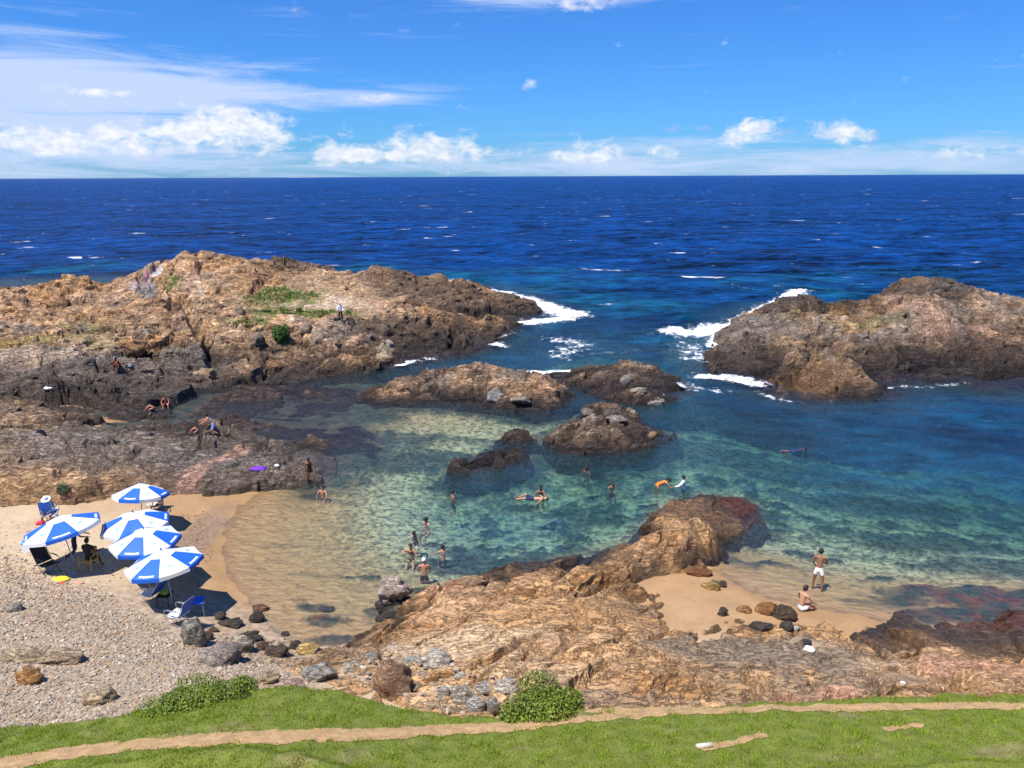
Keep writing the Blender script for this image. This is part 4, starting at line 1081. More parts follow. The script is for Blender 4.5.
M_STONE = rock_mat('boulder stone', fine=18, bump=.9, speck=.5)
def boulder(px, py, wpx, hpx, colr, label, seed, group, cat='boulder', deep=.25, dpt=.9, name='boulder', top=None, sub=4, rough=.10):
    p = hit(px, py)
    D = math.sqrt(p[0] ** 2 + p[1] ** 2 + (CH - p[2]) ** 2)
    m_ = D / F
    w = wpx * m_ / 2; el_ = math.asin((CH - p[2]) / D)
    h_ = max(hpx * m_ - 2 * w * dpt * math.sin(el_) * .55, w * .35) / math.cos(el_) * .75
    V, F_ = hull_rock(seed, sub=sub, rough=rough)
    V = V * np.array((w * 1.05, w * dpt, h_))
    a = seed * 1.7; 
    zc = h_ * (1 - deep) * .55
    col = np.zeros((len(V), 3)) + np.array(colr)
    nz = fbm(V[:, 0] / w * 1.2 + seed, V[:, 1] / w * 1.2 + V[:, 2] / w, seed, 3)
    col = col * (1 + .35 * nz)[:, None]
    if top is not None: col = lerp(col, np.array(top), sm(-.1, .5, V[:, 2] / h_ + .5 * nz))
    me = np_mesh(name, V, F_, M_STONE, col, smooth=True)
    me.location = (p[0], p[1] + w * dpt * .5, min(p[2], surf_z(p[0], p[1] + w * dpt * .5) + .05) + zc * (.55 if group == G5 else 1.0))
    return prop(me, label, cat, group)


G1, G2, G3, G4, G5 = 'boulders along the shingle beach', 'wet rocks at the edge of the pool', 'loose stones below the round bush', 'rocks beside the sandy cove', 'loose boulders on the headland and reefs'
gr, tn, dk, oc, pk, pl = (.30, .27, .22), (.42, .31, .19), (.07, .055, .045), (.40, .20, .07), (.40, .27, .20), (.52, .45, .36)
BL = [(191, 646, 21, 25, gr, 'upright grey boulder below the lowest umbrella', G1, .9), (393, 696, 37, 36, (.33, .20, .12), 'large round brown boulder at the top of the grass, left of the round bush', G1, .9), (318, 681, 30, 19, gr, 'long flat grey boulder left of the round brown one', G1, .9),
      (97, 703, 28, 15, tn, 'tan boulder alone in the shingle above the left bush', G1, .8), (20, 661, 32, 11, tn, 'flat tan boulder at the left edge of the shingle', G1, .6), (55, 664, 36, 12, tn, 'low wide tan boulder in the shingle, second from the left edge', G1, .6),
      (27, 684, 24, 14, oc, 'ochre boulder in the shingle near the left edge', G1, .7), (214, 664, 40, 22, (.36, .29, .24), 'broad pinkish grey slab behind the upright grey boulder', G1, .9), (268, 684, 22, 12, tn, 'small tan boulder at the corner of the grass mound', G1, .8), (290, 690, 26, 12, pk, 'pinkish boulder against the top of the grass mound', G1, .8),
      (12, 612, 14, 8, gr, 'small grey stone at the left edge of the beach', G1, .8),
      (240, 652, 20, 15, (.34, .29, .22), 'smooth tan grey boulder among dark wet rocks', G2, .9), (220, 620, 11, 8, dk, 'small dark wet rock nearest the umbrellas', G2, .8), (230, 627, 20, 9, dk, 'flat dark rock on the wet sand beside a smaller one', G2, .8), (255, 622, 14, 11, dk, 'round black rock alone on the wet sand', G2, .8), (259, 611, 15, 7, (.16, .09, .05), 'low reddish brown rock above the round black one', G2, .8),
      (247, 641, 20, 10, dk, 'dark weedy rock behind the smooth tan boulder', G2, .8), (277, 657, 19, 13, (.10, .07, .05), 'dark brown rock at the foot of the shingle', G2, .8), (262, 650, 12, 8, (.12, .08, .05), 'little brown rock right of the smooth tan boulder', G2, .8), (308, 654, 20, 11, (.50, .34, .12), 'yellow orange rock at the edge of the pool', G2, .8), (295, 650, 11, 9, dk, 'dark rock left of the yellow orange one', G2, .8),
      (205, 640, 13, 9, (.13, .08, .05), 'small brown rock beside the upright grey boulder', G2, .8), (213, 632, 8, 5, (.13, .08, .05), 'tiny brown rock on the wet sand above the upright boulder', G2, .8), (285, 636, 9, 5, dk, 'tiny dark rock in the shallow water', G2, .8), (325, 612, 16, 6, dk, 'dark rock just breaking the clear shallow water', G2, .7),
      (436, 668, 32, 19, pl, 'pale squared slab above the heap of loose stones', G3, .9), (461, 702, 22, 16, (.40, .35, .27), 'rounded grey stone in the middle of the heap', G3, .9), (484, 694, 18, 13, (.42, .39, .34), 'smooth oval grey stone nearest the round bush', G3, .9), (443, 700, 15, 13, pl, 'pale stone left of the rounded grey one', G3, .9), (433, 708, 14, 9, tn, 'tan stone at the left end of the heap', G3, .9),
      (476, 711, 17, 15, (.50, .47, .42), 'whitish cracked stone at the bottom of the heap', G3, .9), (493, 713, 12, 15, gr, 'narrow grey stone against the bush', G3, .9), (506, 692, 24, 14, pl, 'pale flat stone behind the bush', G3, .9), (460, 680, 12, 8, pl, 'small pale stone at the top of the heap', G3, .9), (416, 690, 13, 8, tn, 'small tan stone right of the round brown boulder', G3, .9),
      (450, 712, 18, 9, (.47, .33, .2), 'flat sandy stone at the foot of the heap', G3, .8), (412, 664, 16, 8, (.44, .40, .33), 'grey stone left of the squared slab', G3, .8), (352, 672, 17, 10, pl, 'pale stone right of the flat grey boulder', G3, .8), (372, 660, 13, 7, gr, 'grey stone up the slope behind the round brown boulder', G3, .8),
      (768, 615, 18, 14, (.30, .14, .05), 'orange brown rock in a row beside the cove', G4, .9), (786, 620, 20, 15, (.10, .07, .045), 'biggest dark rock in the cove with water on it', G4, .9), (788, 631, 12, 10, dk, 'black rock below the biggest dark one', G4, .9), (762, 630, 20, 8, dk, 'flat black rock below the orange brown one', G4, .8), (797, 631, 6, 5, (.6, .58, .54), 'tiny white stone at the end of the row', G4, .9),
      (745, 613, 14, 8, (.30, .15, .06), 'low orange rock in the wet sand', G4, .8), (723, 616, 10, 9, dk, 'small dark rock against the rocky shore', G4, .9), (723, 588, 9, 7, dk, 'little black rock alone in the cove sand', G4, .9), (711, 590, 16, 8, (.42, .27, .08), 'yellow brown rock next to the little black one', G4, .7), (700, 576, 20, 9, (.25, .10, .04), 'red brown rock under the overhang of the point', G4, .8),
      (255, 343, 15, 13, (.30, .22, .15), 'rounded boulder on the headland left of the bush', G5, .9), (318, 343, 20, 17, (.38, .28, .19), 'square boulder with a dark shaded foot on the headland', G5, .9), (333, 342, 14, 14, (.34, .25, .17), 'boulder right of the square one on the headland', G5, .9), (306, 332, 12, 12, (.40, .30, .2), 'smaller block left of the square boulder', G5, .9), (239, 313, 9, 8, (.3, .22, .16), 'small boulder between the grass patches of the headland', G5, .9),
      (127, 350, 28, 14, (.44, .24, .11), 'orange boulder on the low rocks behind the crouching person', G5, .8), (200, 374, 24, 14, (.40, .28, .17), 'tan boulder at the foot of the headland above the tide pool', G5, .8),
      (495, 399, 16, 11, (.32, .30, .28), 'pale grey boulder on the right half of the long reef', G5, .9), (521, 402, 26, 10, (.30, .24, .18), 'flat tilted slab at the right end of the long reef', G5, .9), (611, 413, 22, 9, (.10, .08, .07), 'flat black slab on top of the centre islet', G5, .9), (617, 421, 18, 8, (.30, .25, .21), 'flat grey slab just below the black one', G5, .8), (588, 414, 13, 8, (.2, .16, .12), 'brown block left of the black slab', G5, .9),
      (640, 391, 15, 8, (.42, .34, .25), 'pale flat boulder on the right reef', G5, .8), (656, 404, 16, 8, (.30, .26, .23), 'grey flat boulder at the water edge of the right reef', G5, .8), (627, 384, 12, 12, (.3, .26, .22), 'rounded grey boulder behind the pale flat one', G5, .9), (652, 437, 10, 7, (.32, .22, .12), 'small tan rock at the right tip of the centre islet', G5, .8)]
for i, (px, py, w, h, c_, lb, gp, dpt) in enumerate(BL):
    boulder(px, py, w * .94, h * .94, c_, lb, 900 + i * 7, gp, dpt=dpt, sub=4 if w > 14 else 3)

# the jagged stack of rock standing in the pool
def stack_rock():
    p = at(394, 616, z=-.15)
    parts = [((0, 0, .15), (.62, .55, .42), 1), ((-.05, .05, .62), (.44, .4, .42), 2), ((.02, .05, .98), (.54, .42, .34), 3), ((.42, -.05, .38), (.24, .3, .3), 4), ((-.45, .05, .3), (.28, .3, .24), 5), ((.38, .15, .9), (.26, .24, .30), 6), ((-.25, .15, 1.22), (.25, .22, .2), 7), ((.12, .12, 1.3), (.26, .24, .16), 8), ((-.1, -.3, .1), (.5, .4, .25), 9)]
    Vs, Fs, Cs = [], [], []; n0 = 0
    for c_, s_, sd in parts:
        V, F_ = hull_rock(sd * 31, sub=4, rough=.10)
        V = V * np.array(s_) + np.array(c_)
        nz = fbm(V[:, 0] * 4, V[:, 1] * 4 + V[:, 2] * 3, sd, 3)
        col = lerp(np.zeros((len(V), 3)) + np.array((.06, .05, .045)), np.array((.50, .38, .30)), sm(.62, .9, V[:, 2] + .3 * nz))
        col = lerp(col, np.array((.33, .31, .30)), .8 * sm(.1, .3, nz) * sm(.3, .6, V[:, 2]))
        Vs.append(V); Fs.append(F_ + n0); Cs.append(col); n0 += len(V)
    o = np_mesh('rock_stack', np.concatenate(Vs), np.concatenate(Fs), M_STONE, np.concatenate(Cs))
    o.location = (p[0], p[1] + .2, p[2]); o.scale = (.98, .98, .92)
    prop(o, 'jagged rock stack with pinkish top and black base standing in the pool edge', 'rock stack')
stack_rock()

# shingle: pebbles as one mesh
def pebbles(name, poly_px, n, smin, smax, seed, label, pal, zlift=.0, fade=None):
    r = np.random.RandomState(seed)
    P = np.array([hit(x, y)[:2] for x, y in poly_px])
    x = r.uniform(P[:, 0].min(), P[:, 0].max(), n); y = r.uniform(P[:, 1].min(), P[:, 1].max(), n)
    d = poly_sd(P, x, y) + .5 * fbm(x * .8, y * .8, seed, 3)
    k = (d > 0) & (r.uniform(0, 1, n) < .25 + d * .9) & (lawn_edge(x) < y + .1)
    x, y, d = x[k], y[k], d[k]
    z = surf_arr(x, y)
    m = len(x)
    bm = bmesh.new(); bmesh.ops.create_icosphere(bm, subdivisions=1, radius=1)
    B = np.array([v.co[:] for v in bm.verts]); Fb = np.array([[v.index for v in f.verts] for f in bm.faces]); bm.free()
    s_ = smin * (smax / smin) ** (r.uniform(0, 1, m) ** np.where(fbm(x * .5, y * .5, seed + 3, 3) > 0, 2.2, 4.5))
    sc = np.stack([r.uniform(.7, 1.3, m), r.uniform(.7, 1.2, m), r.uniform(.4, .8, m)], -1) * s_[:, None]
    a = r.uniform(0, 2 * np.pi, m)
    V = B[None] * (1 + r.uniform(-.22, .22, (m, len(B), 1))) * sc[:, None]
    ca, sa = np.cos(a)[:, None], np.sin(a)[:, None]
    tl = r.normal(0, .3, (m, 1))
    V = np.stack([V[..., 0] * ca - V[..., 1] * sa, V[..., 0] * sa + V[..., 1] * ca, V[..., 2] + tl * V[..., 0]], -1)
    V += np.stack([x, y, z + s_ * .2], -1)[:, None]
    Fc = (Fb[None] + (np.arange(m) * len(B))[:, None, None]).reshape(-1, 3)
    pal = np.array(pal); c_ = pal[r.randint(0, len(pal), m)] * r.uniform(.62, 1.08, (m, 1)) * np.array((1, .97, .9))
    o = np_mesh(name, V.reshape(-1, 3), Fc, M_PEB, np.repeat(c_, len(B), 0), smooth=False)
    return prop(o, label, 'shingle', kind='stuff')


M_PEB = col_mat('pebble', rough=.8, scale=25, var=.12, bump=0)
PP = [(.44, .35, .26), (.34, .28, .22), (.50, .42, .34), (.40, .27, .17), (.24, .20, .17), (.43, .30, .18), (.52, .46, .40), (.36, .30, .25), (.42, .32, .26)]
pebbles('gravel', [(-170, 528), (0, 545), (48, 574), (95, 588), (140, 612), (176, 636), (235, 655), (300, 668), (340, 690), (300, 705), (200, 715), (130, 740), (0, 760), (-140, 775), (-260, 700)], 160000, .014, .066, 5, 'pale shingle of small stones covering the upper beach', PP)
pebbles('gravel', [(335, 662), (400, 640), (440, 642), (500, 680), (515, 712), (450, 722), (400, 705), (350, 690)], 3400, .02, .12, 6, 'loose rubble of small stones above the round brown boulder', PP)
pebbles('gravel', [(-120, 512), (0, 512), (110, 520), (190, 560), (205, 600), (190, 640), (100, 600), (0, 560)], 5200, .012, .05, 9, 'scattered small stones on the dry sand round the umbrellas', PP)
pebbles('gravel', [(180, 515), (205, 512), (212, 560), (203, 590), (186, 575), (178, 545)], 5000, .015, .04, 7, 'band of dark wet shingle at the edge of the pool', [(.20, .13, .09), (.12, .09, .07), (.30, .2, .13), (.35, .28, .22)])
pebbles('gravel', [(195, 635), (250, 630), (300, 640), (330, 652), (310, 668), (240, 668), (200, 655)], 2600, .02, .07, 8, 'wet brown stones at the foot of the shingle', [(.20, .13, .08), (.12, .09, .06), (.32, .2, .11), (.40, .30, .2), (.45, .38, .3)])

# ------------------------------------------------------------------ bushes
M_LEAF = col_mat('leaf', rough=.5, scale=3, var=.1, bump=0, trans=.3, spec=.35)
M_TWIG = simple('twig', (.14, .10, .06), .9)
def bush(name, loc, r3, n, ls, cols, label, cat, seed, group=None, lumps=9, stems=7):
    r = np.random.RandomState(seed)
    root = empty(name, loc, label=label, cat=cat, group=group)
    L = np.array([[r.uniform(-.62, .62), r.uniform(-.62, .62), r.uniform(.15, .62), r.uniform(.34, .55)] for _ in range(lumps)] + [[0, 0, .35, .62]])
    pick = r.choice(len(L), n, p=L[:, 3] ** 2 / (L[:, 3] ** 2).sum())
    d = r.normal(size=(n, 3)); d /= np.linalg.norm(d, axis=1)[:, None]
    rad = L[pick, 3] * (1 - .45 * r.uniform(0, 1, n) ** 2.2)
    P = (L[pick, :3] + d * rad[:, None])
    k = P[:, 2] > -.02; P, d, pick = P[k], d[k], pick[k]; n = len(P)
    P = P * np.array(r3)
    nrm = d + r.normal(0, .5, (n, 3)) + np.array((0, 0, .4)); nrm /= np.linalg.norm(nrm, axis=1)[:, None]
    t = np.cross(nrm, r.normal(size=(n, 3))); t /= np.linalg.norm(t, axis=1)[:, None]; bt = np.cross(nrm, t)
    l = ls * r.uniform(.6, 1.3, (n, 1))
    V = np.stack([P - t * l, P + bt * l * .45 + nrm * l * .12, P + t * l, P - bt * l * .45 + nrm * l * .12], 1).reshape(-1, 3)
    cols = np.array(cols); c_ = cols[r.randint(0, len(cols), n)] * r.uniform(.7, 1.3, (n, 1))
    lb = r.uniform(.75, 1.25, len(L))[pick][:, None]; c_ = c_ * lb
    o = np_mesh('foliage', V, np.arange(4 * n).reshape(n, 4), M_LEAF, np.repeat(c_, 4, 0), smooth=False); o.parent = root
    bm = bmesh.new()
    for i in range(stems):
        q = L[r.randint(len(L))]; e = Vector(q[:3] * np.array(r3)) * .9
        tube(bm, [(0.05 * r.normal(), 0.05 * r.normal(), -.15), e * .5 + Vector((0, 0, .05)), e], [.022 * r3[2] * 1.6, .014 * r3[2], .006], 5)
    bm_obj('stem', bm, M_TWIG, root)
    return root


def on(px, py, lift=0):
    p = hit(px, py); return (p[0], p[1], p[2] + lift)


GC = [(.13, .21, .02), (.21, .27, .03), (.09, .14, .015), (.28, .30, .05), (.15, .23, .02)]
p = at(546, 722, z=3.35); bush('bush', (p[0], p[1] + .25, p[2] - .25), (1.05, .85, .92), 15000, .038, GC, 'round leafy green bush at the edge of the grass', 'bush', 3)
p = lawn_hit2(186, 714); bush('bush', (p[0], p[1] + .55, p[2] - .30), (1.15, .7, .58), 11000, .036, GC, 'low spreading green bush on the left above the shingle', 'bush', 4)
p = lawn_hit2(237, 696); bush('bush', (p[0], p[1] + .45, p[2] - .15), (.42, .35, .32), 3000, .034, GC, 'small green bush right of the low spreading one', 'bush', 5)
bush('bush', on(282, 342), (.85, .8, 1.5), 3500, .09, [(.07, .15, .02), (.11, .2, .03), (.05, .1, .015)], 'bright green bush on the headland beside boulders', 'bush', 6)
bush('bush', on(64, 492), (.36, .3, .42), 1800, .04, [(.09, .12, .06), (.13, .15, .08)], 'small grey green shrub on the rocks behind the umbrellas', 'bush', 7)
# rough turf on the headland saddle
tx, ty = [], []
for px, py, yy, rx, ry, nn_ in ((268, 300, 79, 2.6, 2.6, 2200), (312, 314, 73, 3.8, 1.6, 2800), (232, 326, 70, 1.3, 1.0, 900), (288, 316, 74, 1.6, 1.2, 900), (240, 334, 68, 1.2, .8, 700), (300, 298, 79, 1.8, 1.5, 800), (255, 325, 70.5, 1.0, .8, 500), (78, 326, 71, 1.2, .8, 300)):
    c_ = at(px, py, Y=yy); a = rs_.uniform(0, 6.283, nn_); q = np.sqrt(rs_.uniform(0, 1, nn_))
    tx.append(c_[0] + rx * q * np.cos(a)); ty.append(c_[1] + ry * q * np.sin(a))
tx = np.concatenate(tx); ty = np.concatenate(ty)
k = fbm(tx * .9, ty * .9, 712, 3) > -.12; tx, ty = tx[k], ty[k]
tz = surf_arr(tx, ty)
tc = np.array((.11, .19, .03)) * rs_.uniform(.6, 1.4, (len(tx), 1))
tc = lerp(tc, np.array((.27, .25, .08)), sm(0, .4, fbm(tx * .5, ty * .5, 713, 3)))
prop(blades('grass', tx, ty, tz - .03, rs_.uniform(.14, .34, len(tx)), .035, tc, M_GRASS), kind='stuff', label='rough green turf growing on the saddle of the headland', cat='grass')

# far island on the horizon
x_ = np.linspace(-1, 1, 40); rr = np.linspace(-1, 1, 9)
XX, RR = np.meshgrid(x_, rr)
p = at(303, 177.2, Y=26000)
hz = np.clip(1 - XX ** 2, 0, 1) * np.clip(1 - RR ** 2, 0, 1) * (38 + 22 * fbm(XX * 3, XX * 0, 5, 3)) - 2
M_ISL = simple('distant island', (.16, .22, .30), .9)
prop(np_mesh('far_island_hill', np.stack([p[0] + XX * 520, 26000 + RR * 250, hz], -1).reshape(-1, 3), grid_faces(*XX.shape), M_ISL), kind='structure', label='low distant island on the horizon', cat='island')
# ------------------------------------------------------------------ beach things
M_WHITE = simple('white canvas', (.80, .80, .78), .7, var=.04, scale=6, trans=.12)
M_BLUE = simple('blue canvas', (.015, .13, .62), .6, var=.08, scale=6, trans=.08)
M_SKYB = simple('pale blue print', (.25, .55, .75), .7, var=.05)
M_PRINT = simple('white print', (.85, .86, .88), .7, var=.03)
M_POLE = simple('painted steel', (.55, .56, .58), .35, metal=.6, var=.05)
M_ALU = simple('aluminium tube', (.62, .63, .65), .3, metal=.8, var=.05)
M_DARKM = simple('dark steel', (.05, .05, .055), .5, var=.1)
M_YEL = simple('yellow plastic', (.62, .38, .05), .45, var=.08)
M_BLACK = simple('black fabric', (.02, .02, .022), .8, var=.2)


def umbrella(apex_px, base_px, Rr, tilt_dir, tilt, label, rotz, pole_h=2.15):
    """apex_px is where the top shows, base_px where the pole meets the sand"""
    p = hit(*base_px)
    root = empty('beach_umbrella', tuple(p), label=label, cat='umbrella', group='blue and white umbrellas on the beach')
    q = Matrix.Rotation(tilt, 4, Vector((-math.sin(tilt_dir), math.cos(tilt_dir), 0)))   # top leans to tilt_dir
    root.matrix_world = Matrix.Translation(p) @ q @ Matrix.Rotation(rotz, 4, 'Z')
    hR, hA = pole_h - .44, pole_h
    def P(r, th, extra=0):
        # panel fabric: straight ribs, cloth sags a little between them
        k = (th / (math.pi / 4)) % 1
        sag = .045 * math.sin(math.pi * k) * (r / Rr) ** 2
        edge_in = 1 - .045 * math.sin(math.pi * k)
        rr = r * (math.cos(math.pi / 8) / math.cos((k - .5) * math.pi / 4)) * 1.0
        z = hA - .44 * (r / Rr) ** 1.12 - sag
        return Vector((rr * math.cos(th), rr * math.sin(th), z + extra))
    bm = bmesh.new(); nT, nR = 5, 9
    for s in range(8):
        for i in range(nT):
            for j in range(nR):
                r0, r1 = Rr * j / nR, Rr * (j + 1) / nR
                t0, t1 = (s + i / nT) * math.pi / 4, (s + (i + 1) / nT) * math.pi / 4 - 1e-5
                k0, k1 = s * math.pi / 4 + 1e-5 + (t0 - s * math.pi / 4), t1
                vs = [P(r0, k0), P(r1, k0), P(r1, k1), P(r0, k1)]
                if j == 0: vs = [P(r1, k0), P(r1, k1), P(0, k1)]
                f = bm.faces.new([bm.verts.new(v) for v in vs]); f.smooth = True
                f.material_index = 1 if (s % 2 == 0 and j >= 3) else 0
    bmesh.ops.remove_doubles(bm, verts=bm.verts, dist=1e-3)
    bmesh.ops.recalc_face_normals(bm, faces=bm.faces)
    cano = bm_obj('canopy', bm, [M_WHITE, M_BLUE], root)
    bm = bmesh.new()
    for s in range(8):
        for i in range(6):
            t0, t1 = (s + i / 6) * math.pi / 4 + 1e-4, (s + (i + 1) / 6) * math.pi / 4 - 1e-4
            d0 = .15 - .035 * math.sin(math.pi * i / 6); d1 = .15 - .035 * math.sin(math.pi * (i + 1) / 6)
            a, c_ = P(Rr, t0), P(Rr, t1)
            f = bm.faces.new([bm.verts.new(v) for v in (a, a * 1.0 + Vector((a.x * .012, a.y * .012, -d0)), c_ + Vector((c_.x * .012, c_.y * .012, -d1)), c_)])
            f.material_index = 1 if s % 2 == 0 else 0
    bmesh.ops.remove_doubles(bm, verts=bm.verts, dist=1e-3)
    bm_obj('valance', bm, [M_WHITE, M_BLUE], root)
    # faded white lettering strip above the hem of the blue panels and small pale blue prints on the white ones
    rr_ = random.Random(int(apex_px[0]))
    for s in range(0, 8, 2):
        bm = bmesh.new(); A_, B_ = [], []
        for j in range(17):
            t = (s + .2 + .6 * j / 16) * math.pi / 4; w_ = .020 + .016 * rr_.random()
            A_.append(bm.verts.new(P(Rr * (.925 - w_), t, .012))); B_.append(bm.verts.new(P(Rr * (.925 + w_), t, .012)))
        for j in range(16): bm.faces.new((A_[j], B_[j], B_[j + 1], A_[j + 1]))
        bm_obj('hem_print', bm, M_PRINT, root)
    for s in range(1, 8, 2):
        bm = bmesh.new(); A_, B_ = [], []
        for j in range(13):
            t = (s + .40 + .26 * j / 12) * math.pi / 4; r0 = Rr * (.70 + .035 * math.sin(j * 1.9)); w_ = .028 + .03 * rr_.random()
            A_.append(bm.verts.new(P(r0 - w_, t, .012))); B_.append(bm.verts.new(P(r0 + w_, t, .012)))
        for j in range(12): bm.faces.new((A_[j], B_[j], B_[j + 1], A_[j + 1]))
        bm_obj('emblem', bm, M_SKYB, root)
    bm = bmesh.new(); tube(bm, [(0, 0, -.35), (0, 0, 1.15)], .019, 10); tube(bm, [(0, 0, 1.13), (0, 0, hA + .05)], .014, 10); bm_obj('pole', bm, M_POLE, root)
    bm = bmesh.new(); tube(bm, [(0, 0, hA + .03), (0, 0, hA + .06), (0, 0, hA + .11)], [.03, .035, .012], 10); bm_obj('finial', bm, M_BLUE, root)
    for s in range(8):
        t = s * math.pi / 4 + 1e-4; bm = bmesh.new()
        tube(bm, [P(.03, t, -.012), P(Rr * .5, t, -.014), P(Rr * .99, t, -.014)], .006, 5)
        tube(bm, [(0, 0, hA - .62), P(Rr * .5, t, -.02)], .005, 5)
        bm_obj('rib', bm, M_DARKM, root)
    return root


R_ = math.radians
U1 = umbrella((62, 523), (76, 568), 1.36, R_(172), R_(11), 'leftmost blue and white umbrella shading a yellow chair', R_(8), 2.1)
U2 = umbrella((139, 488), (142, 528), 1.12, R_(80), R_(9), 'farthest blue and white umbrella, seen almost edge on by the rocks', R_(-113), 1.95)
U3 = umbrella((137, 515), (143, 562), 1.27, R_(200), R_(3), 'blue and white umbrella partly hidden behind the one in front of it', R_(-90), 2.1)
U4 = umbrella((149, 538), (152, 580), 1.22, R_(250), R_(2), 'blue and white umbrella between the half hidden one and the lowest one', R_(-113), 2.1)
U5 = umbrella((168, 563), (174, 607), 1.28, R_(165), R_(6), 'blue and white umbrella nearest the grass, shading blue folding chairs', R_(-118), 2.15)


def cloth(bm, pts_l, pts_r, n=1, th=.012, mi=0):
    """a sling of cloth between two rails"""
    for sgn in (0, 1):
        L = [bm.verts.new(Vector(p) - Vector((0, 0, th * sgn))) for p in pts_l]; Rv = [bm.verts.new(Vector(p) - Vector((0, 0, th * sgn))) for p in pts_r]
        for a in range(len(L) - 1):
            f = bm.faces.new((L[a], L[a + 1], Rv[a + 1], Rv[a])); f.smooth = True; f.material_index = mi


def folding_chair(loc, rz, label, seat_m, back_m, frame=None, recl=.35, sc=1.0, name='folding_chair'):
    fr = frame or M_ALU
    root = empty(name, loc, rz, label=label, cat='chair', group='folding chairs under the umbrellas'); root.scale = (sc,) * 3
    w = .27
    for sx in (-1, 1):
        bm = bmesh.new(); x = sx * w
        tube(bm, [(x, -.27, 0), (x, .20, .36), (x, .28, .40)], .013, 7)
        tube(bm, [(x * .96, .27, 0), (x * .96, -.26, .38)], .013, 7)
        bm_obj('leg', bm, fr, root)
        bm = bmesh.new(); tube(bm, [(x, -.28, .37), (x, -.29, .60), (x, -.24, .62), (x, .30, .62)], .012, 7)
        box(bm, (x, 0, .636), (.05, .36, .018), bev=.004); bm_obj('armrest', bm, fr, root)
    bm = bmesh.new()
    tube(bm, [(-w, .22, .36), (-w, .22 + recl, .95), (-w + .05, .24 + recl, 1.0), (w - .05, .24 + recl, 1.0), (w, .22 + recl, .95), (w, .22, .36)], .013, 7)
    tube(bm, [(-w, .2, .38), (-w, -.26, .40), (w, -.26, .40), (w, .2, .38)], .013, 7); bm_obj('frame', bm, fr, root)
    bm = bmesh.new(); cloth(bm, [(-w + .015, .22, .37), (-w + .015, 0, .345), (-w + .015, -.25, .40)], [(w - .015, .22, .37), (w - .015, 0, .345), (w - .015, -.25, .40)]); bm_obj('seat', bm, seat_m, root)
    bm = bmesh.new(); L = [(.24 + recl * t, .40 + .57 * t) for t in (0, .33, .66, 1)]
    cloth(bm, [(-w + .015, y + .02 * math.sin(math.pi * i / 3), z) for i, (y, z) in enumerate(L)], [(w - .015, y + .02 * math.sin(math.pi * i / 3), z) for i, (y, z) in enumerate(L)]); bm_obj('backrest', bm, back_m, root)
    return root


def plastic_chair(loc, rz, label, mat):
    root = empty('plastic_chair', loc, rz, label=label, cat='chair')
    for sx in (-1, 1):
        for sy in (-1, 1):
            bm = bmesh.new(); tube(bm, [(sx * .25, sy * .24, 0), (sx * .21, sy * .20, .43)], [.018, .028], 6); bm_obj('leg', bm, mat, root)
    bm = bmesh.new(); box(bm, (0, 0, .44), (.46, .44, .035), bev=.012); bm_obj('seat', bm, mat, root)
    bm = bmesh.new()
    for k in range(5):
        x = -.19 + .095 * k; box(bm, (x, .25, .66), (.055, .02, .40), Matrix.Identity(3))
    box(bm, (0, .255, .87), (.46, .032, .09), bev=.01); box(bm, (0, .25, .49), (.46, .03, .06)); bm_obj('backrest', bm, mat, root)
    for sx in (-1, 1):
        bm = bmesh.new(); tube(bm, [(sx * .23, .25, .68), (sx * .25, 0, .66), (sx * .25, -.18, .64), (sx * .23, -.2, .45)], .02, 6); bm_obj('armrest', bm, mat, root)
    return root


yc = on(90, 571); plastic_chair(yc, R_(172 + 180), 'yellow plastic chair seen from behind under the leftmost umbrella', M_YEL)
folding_chair(on(50, 573), R_(60), 'black folding chair in the shade left of the yellow chair', M_BLACK, M_BLACK, M_DARKM)
folding_chair(on(152, 602), R_(250), 'folding chair with white and blue cloth in the shade beside the lime bag', M_WHITE, M_BLUE, recl=.42)
folding_chair(on(179, 624), R_(252), 'blue folding chair with white seat at the front edge of the shade', M_WHITE, M_BLUE, recl=.28)
folding_chair(on(158, 512), R_(20), 'dark folding chair by the farthest umbrella', M_BLACK, M_BLACK, M_DARKM, sc=.9)

def small_table(loc, rz, label, top, legs, w=.5, h=.5, name='side_table'):
    root = empty(name, loc, rz, label=label, cat='table')
    bm = bmesh.new(); box(bm, (0, 0, h), (w, w, .03), bev=.006); bm_obj('tabletop', bm, top, root)
    for sx in (-1, 1):
        for sy in (-1, 1):
            bm = bmesh.new(); tube(bm, [(sx * w * .46, sy * w * .46, 0), (sx * w * .40, sy * w * .40, h - .015)], .012, 6); bm_obj('leg', bm, legs, root)
    return root
small_table(on(198, 614), R_(15), 'low blue topped table with metal legs right of the blue chairs', M_BLUE, M_ALU, .52, .52)
tl = on(166, 605); small_table(tl, 0, 'low dark table under the lowest umbrella carrying a lime bag', M_BLACK, M_DARKM, .45, .42)
small_table(on(153, 511), 0, 'little cream table beside the dark chair by the farthest umbrella', simple('cream plastic', (.62, .52, .40), .5), M_ALU, .4, .35)


def soft(name, loc, s, mat, label, cat, seed, rz=0, knot=True, group=None):
    """a slumped bag or heap of cloth"""
    V, F_ = hull_rock(seed, sub=3, planes=7, rough=.16)
    V = V * np.array(s); V[:, 2] = np.where(V[:, 2] < -s[2] * .5, -s[2] * .5, V[:, 2]) + s[2] * .5
    V = V * (1 - .25 * (V[:, 2:3] / (s[2] * 1.5)))
    c_, s2_a = math.cos(rz), math.sin(rz); V[:, :2] = V[:, :2] @ np.array([[c_, s2_a], [-s2_a, c_]])
    o = np_mesh(name, V, F_, mat, smooth=True); o.location = (loc[0], loc[1], loc[2] - (.04 if loc[1] > 34 else 0))
    prop(o, label, cat, group)
    return o


